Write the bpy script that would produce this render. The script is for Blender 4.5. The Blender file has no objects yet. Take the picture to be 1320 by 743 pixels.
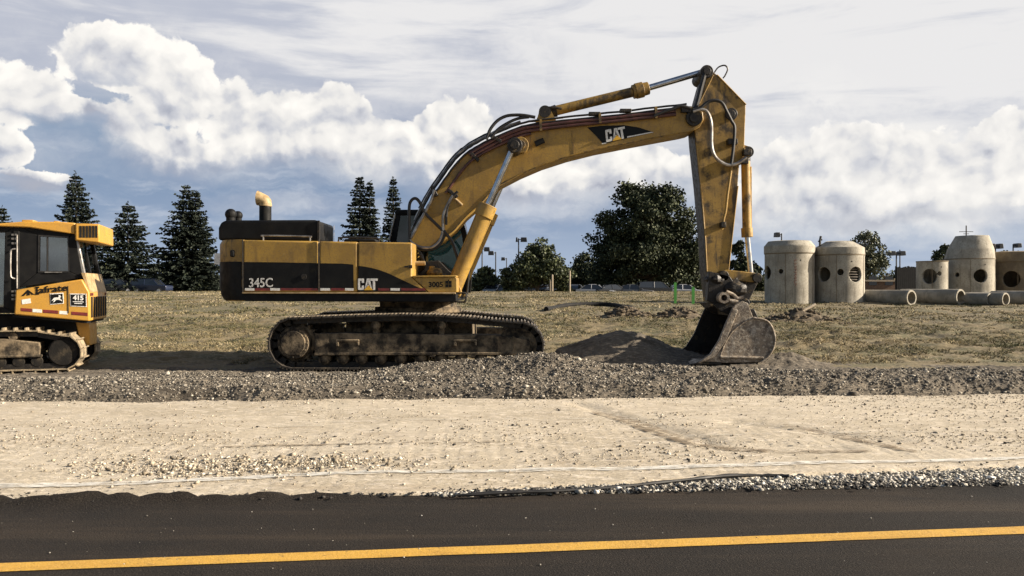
import bpy, bmesh, math, random
import numpy as np
from mathutils import Vector, Matrix
R = math.radians
random.seed(7)
SC = bpy.context.scene
COL = SC.collection
FPX, PCX, PCY, EYE = 1036.0, 660.0, 371.5, 1.6      # focal length in photo pixels, image centre, eye height


def wp(px, py, d):
    """photo pixel at depth d (metres along +Y) -> world point"""
    return Vector(((px - PCX) / FPX * d, d, EYE - (py - PCY) / FPX * d))


# ---------------------------------------------------------------- noise
def _hash(ix, iy, s):
    n = (ix * 374761393 + iy * 668265263 + s * 974634777) & 0xFFFFFFFF
    n = ((n ^ (n >> 13)) * 1274126177) & 0xFFFFFFFF
    return ((n ^ (n >> 16)) & 0xFFFF) / 65535.0


def vnoise(x, y, s=0):
    x = np.asarray(x, dtype=np.float64); y = np.asarray(y, dtype=np.float64)
    fx = np.floor(x); fy = np.floor(y)
    ix = fx.astype(np.int64); iy = fy.astype(np.int64)
    tx = x - fx; ty = y - fy
    tx = tx * tx * (3 - 2 * tx); ty = ty * ty * (3 - 2 * ty)
    a = _hash(ix, iy, s); b = _hash(ix + 1, iy, s); c = _hash(ix, iy + 1, s); d = _hash(ix + 1, iy + 1, s)
    return (a * (1 - tx) + b * tx) * (1 - ty) + (c * (1 - tx) + d * tx) * ty


def fbm(x, y, s=0, o=4):
    v = 0; a = 0.5; t = 0
    for k in range(o):
        v = v + a * vnoise(x * 2 ** k + 17.3 * k, y * 2 ** k - 9.1 * k, s + k); t += a; a *= 0.5
    return v / t


def sstep(a, b, x):
    t = np.clip((x - a) / (b - a), 0, 1)
    return t * t * (3 - 2 * t)


# ---------------------------------------------------------------- materials
def _ramp(nt, lo, hi):
    n = nt.nodes.new('ShaderNodeMapRange'); n.clamp = True
    n.inputs[1].default_value = lo; n.inputs[2].default_value = hi
    n.interpolation_type = 'SMOOTHSTEP'
    return n


def mat(name, c1, c2=None, scale=3.0, lo=.4, hi=.6, dirt=None, dscale=1.2, dlo=.55, dhi=.72, damount=1.0, rough=.6, metal=0.0,
        bump=0.0, bscale=25.0, island=None, stretch=None, spec=.5, fine=None, fscale=60, patch=None, pscale=.3, coat=0):
    m = bpy.data.materials.new(name); m.use_nodes = True
    nt = m.node_tree; L = nt.links
    b = nt.nodes['Principled BSDF']
    b.inputs['Roughness'].default_value = rough; b.inputs['Metallic'].default_value = metal
    b.inputs['Specular IOR Level'].default_value = spec
    if coat: b.inputs['Coat Weight'].default_value = coat; b.inputs['Coat Roughness'].default_value = .15
    tc = nt.nodes.new('ShaderNodeTexCoord'); vec = tc.outputs['Object']
    if stretch:
        mp = nt.nodes.new('ShaderNodeMapping'); mp.inputs['Scale'].default_value = stretch
        L.new(vec, mp.inputs[0]); vec = mp.outputs[0]
    def noise(sc, det=6, ro=.6):
        n = nt.nodes.new('ShaderNodeTexNoise'); n.inputs['Scale'].default_value = sc
        n.inputs['Detail'].default_value = det; n.inputs['Roughness'].default_value = ro
        L.new(vec, n.inputs['Vector']); return n.outputs[0]
    def mix(f, a, c):
        n = nt.nodes.new('ShaderNodeMix'); n.data_type = 'RGBA'
        L.new(f, n.inputs[0])
        if hasattr(a, 'is_linked'): L.new(a, n.inputs[6])
        else: n.inputs[6].default_value = (*a, 1)
        n.inputs[7].default_value = (*c, 1)
        return n.outputs[2]
    def rng(f, lo, hi, amt=1.0):
        r = _ramp(nt, lo, hi); r.inputs[4].default_value = amt; L.new(f, r.inputs[0]); return r.outputs[0]
    col = None
    if c2: col = mix(rng(noise(scale), lo, hi), c1, c2)
    if island:
        g = nt.nodes.new('ShaderNodeNewGeometry')
        cr = nt.nodes.new('ShaderNodeValToRGB'); el = cr.color_ramp.elements
        while len(el) < len(island): el.new(.5)
        for i, (p, c) in enumerate(island): el[i].position = p; el[i].color = (*c, 1)
        f = g.outputs['Random Per Island']
        if patch:
            a = nt.nodes.new('ShaderNodeMath'); a.operation = 'MULTIPLY_ADD'; a.use_clamp = True
            a.inputs[1].default_value = .45
            L.new(f, a.inputs[0])
            L.new(rng(noise(pscale, 3), .36, .64, .55), a.inputs[2]); f = a.outputs[0]
        L.new(f, cr.inputs[0]); col = cr.outputs[0]
    if fine: col = mix(rng(noise(fscale, 3, .7), .5, .64), col if col else c1, fine)
    if dirt: col = mix(rng(noise(dscale, 9, .68), dlo, dhi, damount), col if col else c1, dirt)
    if col: L.new(col, b.inputs['Base Color'])
    else: b.inputs['Base Color'].default_value = (*c1, 1)
    if bump:
        bn = nt.nodes.new('ShaderNodeBump'); bn.inputs['Strength'].default_value = min(1, bump); bn.inputs['Distance'].default_value = .02 * max(1, bump)
        L.new(noise(bscale, 6, .65), bn.inputs['Height']); L.new(bn.outputs[0], b.inputs['Normal'])
    if dirt:
        rr = _ramp(nt, .4, .7); rr.inputs[3].default_value = rough; rr.inputs[4].default_value = min(1, rough + .3)
        L.new(noise(dscale * 2), rr.inputs[0]); L.new(rr.outputs[0], b.inputs['Roughness'])
    return m


def glass(name, tint, refl=.12, rough=.03):
    m = bpy.data.materials.new(name); m.use_nodes = True; nt = m.node_tree; nt.nodes.clear()
    o = nt.nodes.new('ShaderNodeOutputMaterial'); mx = nt.nodes.new('ShaderNodeMixShader')
    t = nt.nodes.new('ShaderNodeBsdfTransparent'); t.inputs[0].default_value = (*tint, 1)
    g = nt.nodes.new('ShaderNodeBsdfGlossy'); g.inputs['Roughness'].default_value = rough
    f = nt.nodes.new('ShaderNodeLayerWeight'); f.inputs[0].default_value = .25
    a = nt.nodes.new('ShaderNodeMath'); a.operation = 'MULTIPLY_ADD'; a.inputs[1].default_value = .6; a.inputs[2].default_value = refl; a.use_clamp = True
    nt.links.new(f.outputs['Fresnel'], a.inputs[0]); nt.links.new(a.outputs[0], mx.inputs[0])
    nt.links.new(t.outputs[0], mx.inputs[1]); nt.links.new(g.outputs[0], mx.inputs[2]); nt.links.new(mx.outputs[0], o.inputs[0])
    return m


def streak_mat(name, color, scale, lo, hi, stretch, rough=.9, amt=1.0):
    """worn mark on the ground: base colour with noise-broken coverage"""
    m = mat(name, color, tuple(c * .8 for c in color), scale=8, rough=rough); nt = m.node_tree; L = nt.links
    b = nt.nodes['Principled BSDF']; out = nt.nodes['Material Output']
    tc = nt.nodes.new('ShaderNodeTexCoord'); mp = nt.nodes.new('ShaderNodeMapping'); mp.inputs['Scale'].default_value = stretch
    L.new(tc.outputs['Object'], mp.inputs[0])
    n = nt.nodes.new('ShaderNodeTexNoise'); n.inputs['Scale'].default_value = scale; n.inputs['Detail'].default_value = 8; n.inputs['Roughness'].default_value = .75
    L.new(mp.outputs[0], n.inputs['Vector'])
    r = _ramp(nt, lo, hi); r.inputs[4].default_value = amt; L.new(n.outputs[0], r.inputs[0])
    t = nt.nodes.new('ShaderNodeBsdfTransparent'); mx = nt.nodes.new('ShaderNodeMixShader')
    L.new(r.outputs[0], mx.inputs[0]); L.new(t.outputs[0], mx.inputs[1]); L.new(b.outputs[0], mx.inputs[2]); L.new(mx.outputs[0], out.inputs[0])
    return m


MT = {}
MT['gold'] = mat('weathered_gold_paint', (.38, .228, .040), (.30, .178, .034), scale=2.2, dirt=(.10, .065, .03), dscale=2.6, dlo=.52, dhi=.78, damount=.8, rough=.42, bump=.15, bscale=60)
MT['gold_worn'] = mat('worn_gold_paint', (.36, .215, .04), (.26, .155, .033), scale=2.0, dirt=(.04, .03, .02), dscale=2.8, dlo=.48, dhi=.64, damount=.95, rough=.5, bump=.25, bscale=50)
MT['orange'] = mat('dozer_yellow_paint', (.50, .265, .04), (.45, .235, .038), scale=2, dirt=(.25, .14, .04), dscale=4, dlo=.56, dhi=.85, damount=.6, rough=.38, bump=.06, bscale=40)
MT['black'] = mat('black_paint', (.006, .006, .0065), (.010, .010, .010), scale=3, dirt=(.05, .042, .03), dscale=2.6, dlo=.58, dhi=.82, damount=.7, rough=.5, spec=.18)
MT['blackclean'] = mat('black_decal', (.006, .006, .006), rough=.5, spec=.2)
MT['rubber'] = mat('black_rubber_hose', (.010, .010, .010), (.02, .018, .017), scale=8, rough=.5)
MT['pipe_red'] = mat('oxide_red_pipe', (.085, .032, .026), (.05, .02, .018), scale=6, rough=.45)
MT['steel'] = mat('chrome_rod', (.62, .63, .65), (.45, .46, .48), scale=9, rough=.22, metal=1.0)
MT['hosebright'] = mat('bare_metal_and_sunlit_tube', (.42, .40, .37), (.22, .2, .18), scale=7, rough=.38, metal=.75)  # bare metal; its brightness also stands for sunlight on hoses and a pillar
MT['track'] = mat('track_steel', (.04, .034, .028), (.025, .022, .02), scale=7, spec=.3, dirt=(.12, .095, .065), dscale=5, dlo=.5, dhi=.75, damount=.8, rough=.7, bump=.4, bscale=30)
MT['trackside'] = mat('muddy_track_frame', (.018, .015, .013), (.035, .03, .023), scale=5, spec=.2, dirt=(.24, .185, .12), dscale=3.5, dlo=.40, dhi=.66, damount=.95, rough=.85, bump=.6, bscale=25)
MT['grouser'] = mat('polished_grouser', (.34, .29, .22), (.16, .13, .10), scale=9, rough=.45, metal=.5)
MT['dust'] = mat('dusty_track_steel', (.34, .265, .165), (.20, .16, .105), scale=8, dirt=(.07, .058, .04), dscale=7, dlo=.48, dhi=.7, rough=.9, bump=.4, bscale=30)
MT['bucket'] = mat('scuffed_bucket_steel', (.27, .215, .155), (.13, .10, .075), scale=5.2, lo=.40, hi=.60, dirt=(.46, .42, .36), dscale=4.5, dlo=.5, dhi=.72, damount=.85, rough=.65, metal=.0, bump=.5, bscale=22)
MT['grease_and_shade'] = mat('grease_and_shade_steel', (.028, .024, .02), (.014, .012, .011), scale=7, dirt=(.22, .16, .08), dscale=6, dlo=.54, dhi=.74, damount=.8, rough=.45, metal=.3, bump=.4, bscale=30)  # grease; also paints shade on the bucket's far plate and the stick
MT['white'] = mat('white_decal', (.78, .77, .73), (.6, .58, .54), scale=30, rough=.5)
MT['whiteworn'] = mat('worn_white_decal', (.72, .7, .66), (.12, .11, .1), scale=45, lo=.5, hi=.62, rough=.5)
MT['redtape'] = mat('red_reflective_tape', (.19, .026, .024), (.11, .02, .02), scale=9, rough=.4)
MT['logo_yellow'] = mat('logo_yellow', (.72, .40, .03), rough=.45)
MT['cream'] = mat('dust_and_sunlit_cream', (.40, .29, .15), (.28, .19, .085), scale=9, rough=.6)  # dust colour, with sunlight painted in for the ledge and sloping facet
MT['grate'] = mat('rusty_grating', (.12, .10, .08), (.08, .065, .05), scale=6, rough=.8)
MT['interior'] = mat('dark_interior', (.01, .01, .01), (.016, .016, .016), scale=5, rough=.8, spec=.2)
MT['greenglass'] = glass('green_cab_glass', (.36, .44, .41), .07)
MT['cabglass'] = glass('tinted_dozer_glass', (.66, .72, .70), .26)
MT['darkglass'] = glass('dark_cab_glass', (.22, .25, .24), .07)
MT['concrete'] = mat('precast_concrete', (.40, .37, .305), (.30, .275, .225), scale=1.4, dirt=(.17, .145, .11), dscale=1.1, dlo=.5, dhi=.78, damount=.7, rough=.95, bump=.5, bscale=14, fine=(.27, .245, .2), fscale=16)
MT['concrete_brown'] = mat('brown_stained_concrete', (.22, .175, .115), (.16, .125, .085), scale=1.6, dirt=(.13, .105, .075), dscale=1.3, rough=.95, bump=.5, bscale=14)
MT['pipe'] = mat('concrete_pipe', (.31, .28, .225), (.22, .20, .16), scale=2.0, dirt=(.15, .13, .1), dscale=1.6, dlo=.5, dhi=.75, damount=.7, rough=.95, bump=.4, bscale=14)
MT['bark'] = mat('bark', (.07, .055, .042), (.04, .032, .026), scale=4, rough=.95)
MT['spruce'] = mat('spruce_needles', (.03, .04, .03), island=[(0, (.010, .015, .012)), (.6, (.022, .029, .022)), (1, (.052, .06, .044))], rough=.8, spec=.12)
MT['leafdark'] = mat('dark_leaves', (.03, .04, .03), island=[(0, (.012, .017, .010)), (.45, (.030, .040, .020)), (.8, (.060, .072, .036)), (1, (.13, .14, .08))], rough=.7, spec=.2)
MT['leafmid'] = mat('mid_green_leaves', (.04, .06, .03), island=[(0, (.018, .024, .012)), (.5, (.045, .058, .025)), (1, (.13, .145, .065))], rough=.6, spec=.3)
MT['leafpale'] = mat('pale_leaves', (.08, .09, .05), island=[(0, (.04, .048, .03)), (.5, (.10, .11, .065)), (1, (.22, .225, .14))], rough=.6, spec=.3)
MT['leafbrown'] = mat('browning_leaves', (.12, .09, .05), island=[(0, (.06, .05, .03)), (.6, (.14, .10, .055)), (1, (.24, .18, .1))], rough=.8)
MT['pole'] = mat('dark_lamp_metal', (.022, .023, .026), (.035, .035, .037), scale=3, rough=.5)
MT['tyre'] = mat('tyre_rubber', (.015, .015, .016), rough=.8)
MT['carglass'] = mat('car_window_glass', (.015, .018, .022), rough=.05, spec=1.0)
MT['windshield'] = mat('sunlit_windscreen', (.10, .12, .14), rough=.06, spec=1.0)
for nm, c in (('silver', (.42, .43, .45)), ('charcoal', (.022, .024, .028)), ('navy', (.015, .022, .05)), ('white_car', (.68, .68, .67)), ('maroon', (.12, .015, .02)), ('grey', (.16, .165, .175))):
    MT[nm] = mat(nm + '_car_paint', c, rough=.25, metal=.2, coat=.6)
MT['stake'] = mat('fluorescent_green_paint', (.09, .36, .06), (.07, .27, .05), scale=8, rough=.6)
MT['brick'] = mat('brown_brick', (.16, .10, .065), (.11, .07, .05), scale=6, rough=.9)
MT['fence'] = mat('dark_fence', (.008, .008, .008), (.013, .012, .012), scale=3, rough=.8)
MT['wood'] = mat('grey_timber', (.40, .33, .24), (.28, .23, .17), scale=5, rough=.85, stretch=(1, 6, 6))
MT['orangecone'] = mat('orange_plastic', (.72, .12, .03), rough=.5)
MT['soil'] = mat('dark_soil', (.07, .055, .038), (.13, .10, .065), scale=5, rough=1, bump=1, bscale=18)


def add_layer(m, color, scale, lo, hi, amt=1.0, stretch=(1, 1, 1), rough=.7):
    """one more broken-up layer of dirt / wear over a material's colour"""
    m = MT[m] if isinstance(m, str) else m; nt = m.node_tree; L = nt.links; b = nt.nodes['Principled BSDF']; i = b.inputs['Base Color']
    tc = nt.nodes.new('ShaderNodeTexCoord'); mp = nt.nodes.new('ShaderNodeMapping'); mp.inputs['Scale'].default_value = stretch; mp.inputs['Location'].default_value = (3.7, 1.9, 8.1)
    n = nt.nodes.new('ShaderNodeTexNoise'); n.inputs['Scale'].default_value = scale; n.inputs['Detail'].default_value = 9; n.inputs['Roughness'].default_value = rough
    r = _ramp(nt, lo, hi); r.inputs[4].default_value = amt; x = nt.nodes.new('ShaderNodeMix'); x.data_type = 'RGBA'; x.inputs[7].default_value = (*color, 1)
    L.new(tc.outputs['Object'], mp.inputs[0]); L.new(mp.outputs[0], n.inputs['Vector']); L.new(n.outputs[0], r.inputs[0]); L.new(r.outputs[0], x.inputs[0])
    if i.is_linked: L.new(i.links[0].from_socket, x.inputs[6])
    else: x.inputs[6].default_value = i.default_value
    L.new(x.outputs[2], i)
add_layer('gold', (.10, .062, .028), 3.0, .50, .72, .75, (1.6, 1.6, .35)); add_layer('gold', (.20, .13, .05), 34, .47, .62, .6); add_layer('gold', (.46, .33, .15), 11, .58, .74, .5)
add_layer('gold_worn', (.035, .026, .017), 2.6, .49, .64, .9, (1.6, 1.6, .32)); add_layer('gold_worn', (.10, .07, .03), 30, .52, .66, .55)
add_layer('orange', (.22, .125, .035), 4, .52, .76, .65, (1.5, 1.5, .4)); add_layer('orange', (.33, .19, .045), 34, .48, .64, .5)
add_layer('black', (.06, .05, .036), 5, .60, .80, .6, (1.4, 1.4, .4))
for k in ('concrete', 'concrete_brown', 'pipe'):
    add_layer(k, (.12, .105, .08), 2.6, .50, .72, .7, (1.5, 1.5, .22)); add_layer(k, (.15, .13, .10), 9, .55, .70, .6)
add_layer('bucket', (.55, .48, .38), 20, .50, .62, .85); add_layer('bucket', (.05, .042, .034), 7, .52, .70, .75, rough=.75)
MT['trackdark'] = mat('dark_undercarriage', (.012, .011, .010), (.022, .019, .016), scale=5, spec=.2, dirt=(.10, .08, .052), dscale=4, dlo=.5, dhi=.74, damount=.8, rough=.85, bump=.4, bscale=25)


# ---------------------------------------------------------------- mesh builder
ORG = {}                                     # world/local origin of every parent (offset from its root's frame)


class MB:
    def __init__(s): s.v = []; s.f = []; s.m = []

    def add(s, vs, fs, mi=0):
        o = len(s.v); s.v += [tuple(v) for v in vs]; s.f += [tuple(i + o for i in f) for f in fs]; s.m += [mi] * len(fs); return s

    def box(s, x0, x1, y0, y1, z0, z1, mi=0, mtx=None):
        vs = [Vector((x, y, z)) for z in (z0, z1) for y in (y0, y1) for x in (x0, x1)]
        if mtx: vs = [mtx @ v for v in vs]
        return s.add(vs, [(0, 2, 3, 1), (4, 5, 7, 6), (0, 1, 5, 4), (2, 6, 7, 3), (0, 4, 6, 2), (1, 3, 7, 5)], mi)

    def prism(s, pts, y0, y1, mi=0):
        """polygon of (x, z) extruded from y0 to y1"""
        n = len(pts); vs = [(p[0], y0, p[1]) for p in pts] + [(p[0], y1, p[1]) for p in pts]
        fs = [tuple(range(n)), tuple(range(2 * n - 1, n - 1, -1))] + [(i, i + n, (i + 1) % n + n, (i + 1) % n) for i in range(n)]
        return s.add(vs, fs, mi)

    def loft(s, a, b, mi=0):
        """two same-length 3-D loops joined into a solid"""
        n = len(a); fs = [tuple(range(n)), tuple(range(2 * n - 1, n - 1, -1))] + [(i, i + n, (i + 1) % n + n, (i + 1) % n) for i in range(n)]
        return s.add(list(a) + list(b), fs, mi)

    def rings(s, rings, mi=0, cap=True):
        n = len(rings[0]); vs = [p for r in rings for p in r]; fs = []
        for k in range(len(rings) - 1):
            for i in range(n):
                fs.append((k * n + i, k * n + (i + 1) % n, (k + 1) * n + (i + 1) % n, (k + 1) * n + i))
        if cap: fs += [tuple(range(n - 1, -1, -1)), tuple(range((len(rings) - 1) * n, len(rings) * n))]
        return s.add(vs, fs, mi)

    def tube(s, path, r, n=8, mi=0, cap=True):
        path = [Vector(p) for p in path]; rs = r if isinstance(r, (list, tuple)) else [r] * len(path)
        rings = []; up = None
        for i, p in enumerate(path):
            t = (path[min(i + 1, len(path) - 1)] - path[max(i - 1, 0)])
            t = t.normalized() if t.length > 1e-9 else Vector((0, 0, 1))
            if up is None:
                up = Vector((0, 1, 0)) if abs(t.y) < .9 else Vector((1, 0, 0))
            a = (up - t * up.dot(t)); a = a.normalized() if a.length > 1e-6 else t.orthogonal().normalized()
            b = t.cross(a); up = a
            rings.append([p + (a * math.cos(q) + b * math.sin(q)) * rs[i] for q in (2 * math.pi * k / n for k in range(n))])
        return s.rings(rings, mi, cap)

    def cyl(s, p0, p1, r0, r1=None, n=20, mi=0, cap=True):
        return s.tube([p0, p1], [r0, r0 if r1 is None else r1], n, mi, cap)

    def lathe(s, prof, c=(0, 0, 0), n=32, mi=0, cap=True):
        """(radius, z) profile about a vertical axis at c"""
        return s.rings([[(c[0] + r * math.cos(2 * math.pi * k / n), c[1] + r * math.sin(2 * math.pi * k / n), c[2] + z) for k in range(n)] for r, z in prof], mi, cap)

    def blob(s, c, rx, ry, rz, seed=0, n=10, rough=.15, mi=0):
        rnd = random.Random(seed); rg = []
        for j in range(1, n):
            th = math.pi * j / n
            rg.append([(c[0] + rx * math.sin(th) * math.cos(2 * math.pi * k / (2 * n)) * (1 + rnd.uniform(-rough, rough)),
                        c[1] + ry * math.sin(th) * math.sin(2 * math.pi * k / (2 * n)) * (1 + rnd.uniform(-rough, rough)),
                        c[2] - rz * math.cos(th) * (1 + rnd.uniform(-rough, rough) * .5)) for k in range(2 * n)])
        return s.rings(rg, mi)

    def build(s, name, mats, parent=None, bevel=0, seg=2, angle=32, smooth=True, recalc=True):
        if not isinstance(mats, (list, tuple)): mats = [mats]
        V = np.array([tuple(v) for v in s.v]); c = (V.min(0) + V.max(0)) / 2
        if parent is None: c[2] = V[:, 2].min()
        me = bpy.data.meshes.new(name); me.from_pydata([tuple(v) for v in (V - c)], [], s.f)
        for m in mats: me.materials.append(MT[m] if isinstance(m, str) else m)
        if len(mats) > 1: me.polygons.foreach_set('material_index', s.m)
        if recalc:
            bm = bmesh.new(); bm.from_mesh(me); bmesh.ops.recalc_face_normals(bm, faces=bm.faces); bm.to_mesh(me); bm.free()
        if smooth:
            me.polygons.foreach_set('use_smooth', [True] * len(me.polygons)); me.set_sharp_from_angle(angle=R(angle))
        o = bpy.data.objects.new(name, me); COL.objects.link(o)
        base = Vector((0, 0, 0))
        if parent: o.parent = parent; base = ORG[parent.name]
        o.location = Vector(c) - base
        ORG[o.name] = Vector(c)
        if bevel:
            b = o.modifiers.new('bevel', 'BEVEL'); b.width = bevel; b.segments = seg; b.limit_method = 'ANGLE'; b.angle_limit = R(angle)
            b.harden_normals = False
        return o


def tag(o, label=None, cat=None, group=None, kind=None):
    for k, v in (('label', label), ('category', cat), ('group', group), ('kind', kind)):
        if v: o[k] = v
    return o


def empty(name, loc, rz=0):
    o = bpy.data.objects.new(name, None); COL.objects.link(o); o.empty_display_size = .3
    o.location = loc; o.rotation_euler = (0, 0, rz); ORG[o.name] = Vector((0, 0, 0)); return o


def copy_tree(o, parent=None):
    c = o.copy(); COL.objects.link(c); c.parent = parent
    for ch in o.children: copy_tree(ch, c)
    return c


def big_mesh(name, V, Fc, m, kind=None, smooth=False, parent=None, origin=None):
    """numpy arrays of verts and tri / quad faces -> one object"""
    me = bpy.data.meshes.new(name); V = np.asarray(V, np.float32); Fc = np.asarray(Fc, np.int32); k = Fc.shape[1]
    me.vertices.add(len(V)); me.vertices.foreach_set('co', V.ravel())
    me.loops.add(Fc.size); me.loops.foreach_set('vertex_index', Fc.ravel())
    me.polygons.add(len(Fc)); me.polygons.foreach_set('loop_start', np.arange(0, Fc.size, k, dtype=np.int32))
    me.update(calc_edges=True); me.validate()
    me.materials.append(MT[m] if isinstance(m, str) else m)
    if smooth: me.polygons.foreach_set('use_smooth', [True] * len(me.polygons))
    o = bpy.data.objects.new(name, me); COL.objects.link(o)
    if parent: o.parent = parent
    if kind: o['kind'] = kind
    return o


def grid_mesh(name, X, Y, Z, m, kind, smooth=True):
    ny, nx = X.shape; V = np.stack([X.ravel(), Y.ravel(), Z.ravel()], 1)
    i = np.arange((ny - 1) * (nx - 1)); r = i // (nx - 1); c = i % (nx - 1); a = r * nx + c
    return big_mesh(name, V, np.stack([a, a + 1, a + nx + 1, a + nx], 1), m, kind, smooth)


def text_into(mb, txt, q, outv, bold=.02, thick=.004, mi=0, space=1.0):
    """flat lettering mapped into the quad q = (bottom-left, bottom-right, top-right, top-left)"""
    cu = bpy.data.curves.new('lettering_tmp', 'FONT'); cu.body = txt; cu.offset = bold; cu.extrude = .5; cu.space_character = space; cu.resolution_u = 4
    ob = bpy.data.objects.new('lettering_tmp', cu); COL.objects.link(ob); bpy.context.view_layer.update()
    me = bpy.data.meshes.new_from_object(ob.evaluated_get(bpy.context.evaluated_depsgraph_get()))
    co = np.array([v.co[:] for v in me.vertices]); fs = [tuple(p.vertices) for p in me.polygons]
    bpy.data.objects.remove(ob); bpy.data.curves.remove(cu); bpy.data.meshes.remove(me)
    lo = co.min(0); hi = co.max(0); t = (co - lo) / (hi - lo)
    q = [Vector(p) for p in q]; outv = Vector(outv).normalized()
    vs = [(q[0] * (1 - a) + q[1] * a) * (1 - b) + (q[3] * (1 - a) + q[2] * a) * b + outv * (thick * c) for a, b, c in t]
    return mb.add(vs, fs, mi)


def smooth_path(pts, n=6):
    pts = [Vector(p) for p in pts]; out = []
    for i in range(len(pts) - 1):
        p0 = pts[max(i - 1, 0)]; p1 = pts[i]; p2 = pts[i + 1]; p3 = pts[min(i + 2, len(pts) - 1)]
        for k in range(n):
            t = k / n
            out.append(.5 * ((2 * p1) + (p2 - p0) * t + (2 * p0 - 5 * p1 + 4 * p2 - p3) * t * t + (3 * p1 - p0 - 3 * p2 + p3) * t ** 3))
    return out + [pts[-1]]


# ================================================================ EXCAVATOR
EXO = Vector((-2.0, 17.2, 0))
def e(px, py, d): return wp(px, py, d) - EXO
def exz(pts, d): return [(v.x, v.z) for v in (e(p[0], p[1], d) for p in pts)]
def dy(d): return d - EXO.y

ex = empty('excavator', EXO)
tag(ex, 'big gold and black tracked excavator, its arm bent over and bucket down on gravel', 'excavator')
OUT = (0, -1, 0)

# ---- crawler tracks
TRK = [(378, 408), (420, 406.5), (460, 405), (520, 403.8), (560, 404.3), (600, 407), (640, 411)]
TRK += [(669 + 34 * math.sin(R(a)), 446.5 - 33 * math.cos(R(a))) for a in range(6, 180, 12)]
TRK += [(669, 479.3), (600, 479), (520, 478.8), (450, 478.6), (378, 478.5)]
TRK += [(378 - 35 * math.sin(R(a)), 443.3 + 35.2 * math.cos(R(a))) for a in range(8, 176, 12)]


def resample(P, step):
    P = [Vector(p) for p in P] + [Vector(P[0])]
    L = [0]
    for i in range(len(P) - 1): L.append(L[-1] + (P[i + 1] - P[i]).length)
    n = round(L[-1] / step); out = []
    for k in range(n):
        s = L[-1] * k / n; i = max(j for j in range(len(L) - 1) if L[j] <= s)
        t = (s - L[i]) / (L[i + 1] - L[i]); d = (P[i + 1] - P[i]).normalized()
        out.append((P[i].lerp(P[i + 1], t), d))
    return out, L[-1] / n


def make_belt(path2d, y0, y1, pitch, inward, grouser=.028, nbars=3, th=.03, gap=.012, gmi=0):
    """closed chain of steel shoes; path is the outer line, (x, z)"""
    m = MB(); pts, st = resample(path2d, pitch)
    for p, d in pts:
        nrm = Vector((-d.y, d.x)) * inward             # points to the inside of the loop
        M = Matrix(((d.x, 0, -nrm.x, p.x), (0, 1, 0, 0), (d.y, 0, -nrm.y, p.y), (0, 0, 0, 1)))
        h = st / 2 - gap
        m.box(-h, h, y0, y1, -th - grouser, -grouser, 0, M)
        for k in range(nbars):
            x = -h + .012 + (2 * h - .04) * k / max(1, nbars - 1)
            m.box(x, x + .022, y0 + .004, y1 - .004, -grouser - .004, 0, gmi, M)
        yc = (y0 + y1) / 2
        for o in (-.13, .13):
            m.box(-st / 2, st / 2, yc + o - .04, yc + o + .04, -th - grouser - .10, -th - grouser + .002, 1, M)
    return m


def wheel(m, c, r, y0, y1, teeth=0, mi=0):
    m.cyl((c[0], y0, c[1]), (c[0], y1, c[1]), r, n=36, mi=mi)
    for k in range(teeth):
        a = 2 * math.pi * k / teeth
        p = (c[0] + r * math.cos(a), c[1] + r * math.sin(a)); q = (c[0] + (r + .06) * math.cos(a), c[1] + (r + .06) * math.sin(a))
        m.loft([(p[0] - .03 * math.sin(a), y0 + .01, p[1] + .03 * math.cos(a)), (p[0] + .03 * math.sin(a), y0 + .01, p[1] - .03 * math.cos(a)),
                (q[0] + .015 * math.sin(a), y0 + .01, q[1] - .015 * math.cos(a)), (q[0] - .015 * math.sin(a), y0 + .01, q[1] + .015 * math.cos(a))],
               [(p[0] - .03 * math.sin(a), y1 - .01, p[1] + .03 * math.cos(a)), (p[0] + .03 * math.sin(a), y1 - .01, p[1] - .03 * math.cos(a)),
                (q[0] + .015 * math.sin(a), y1 - .01, q[1] - .015 * math.cos(a)), (q[0] - .015 * math.sin(a), y1 - .01, q[1] + .015 * math.cos(a))], mi)
    return m


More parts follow.
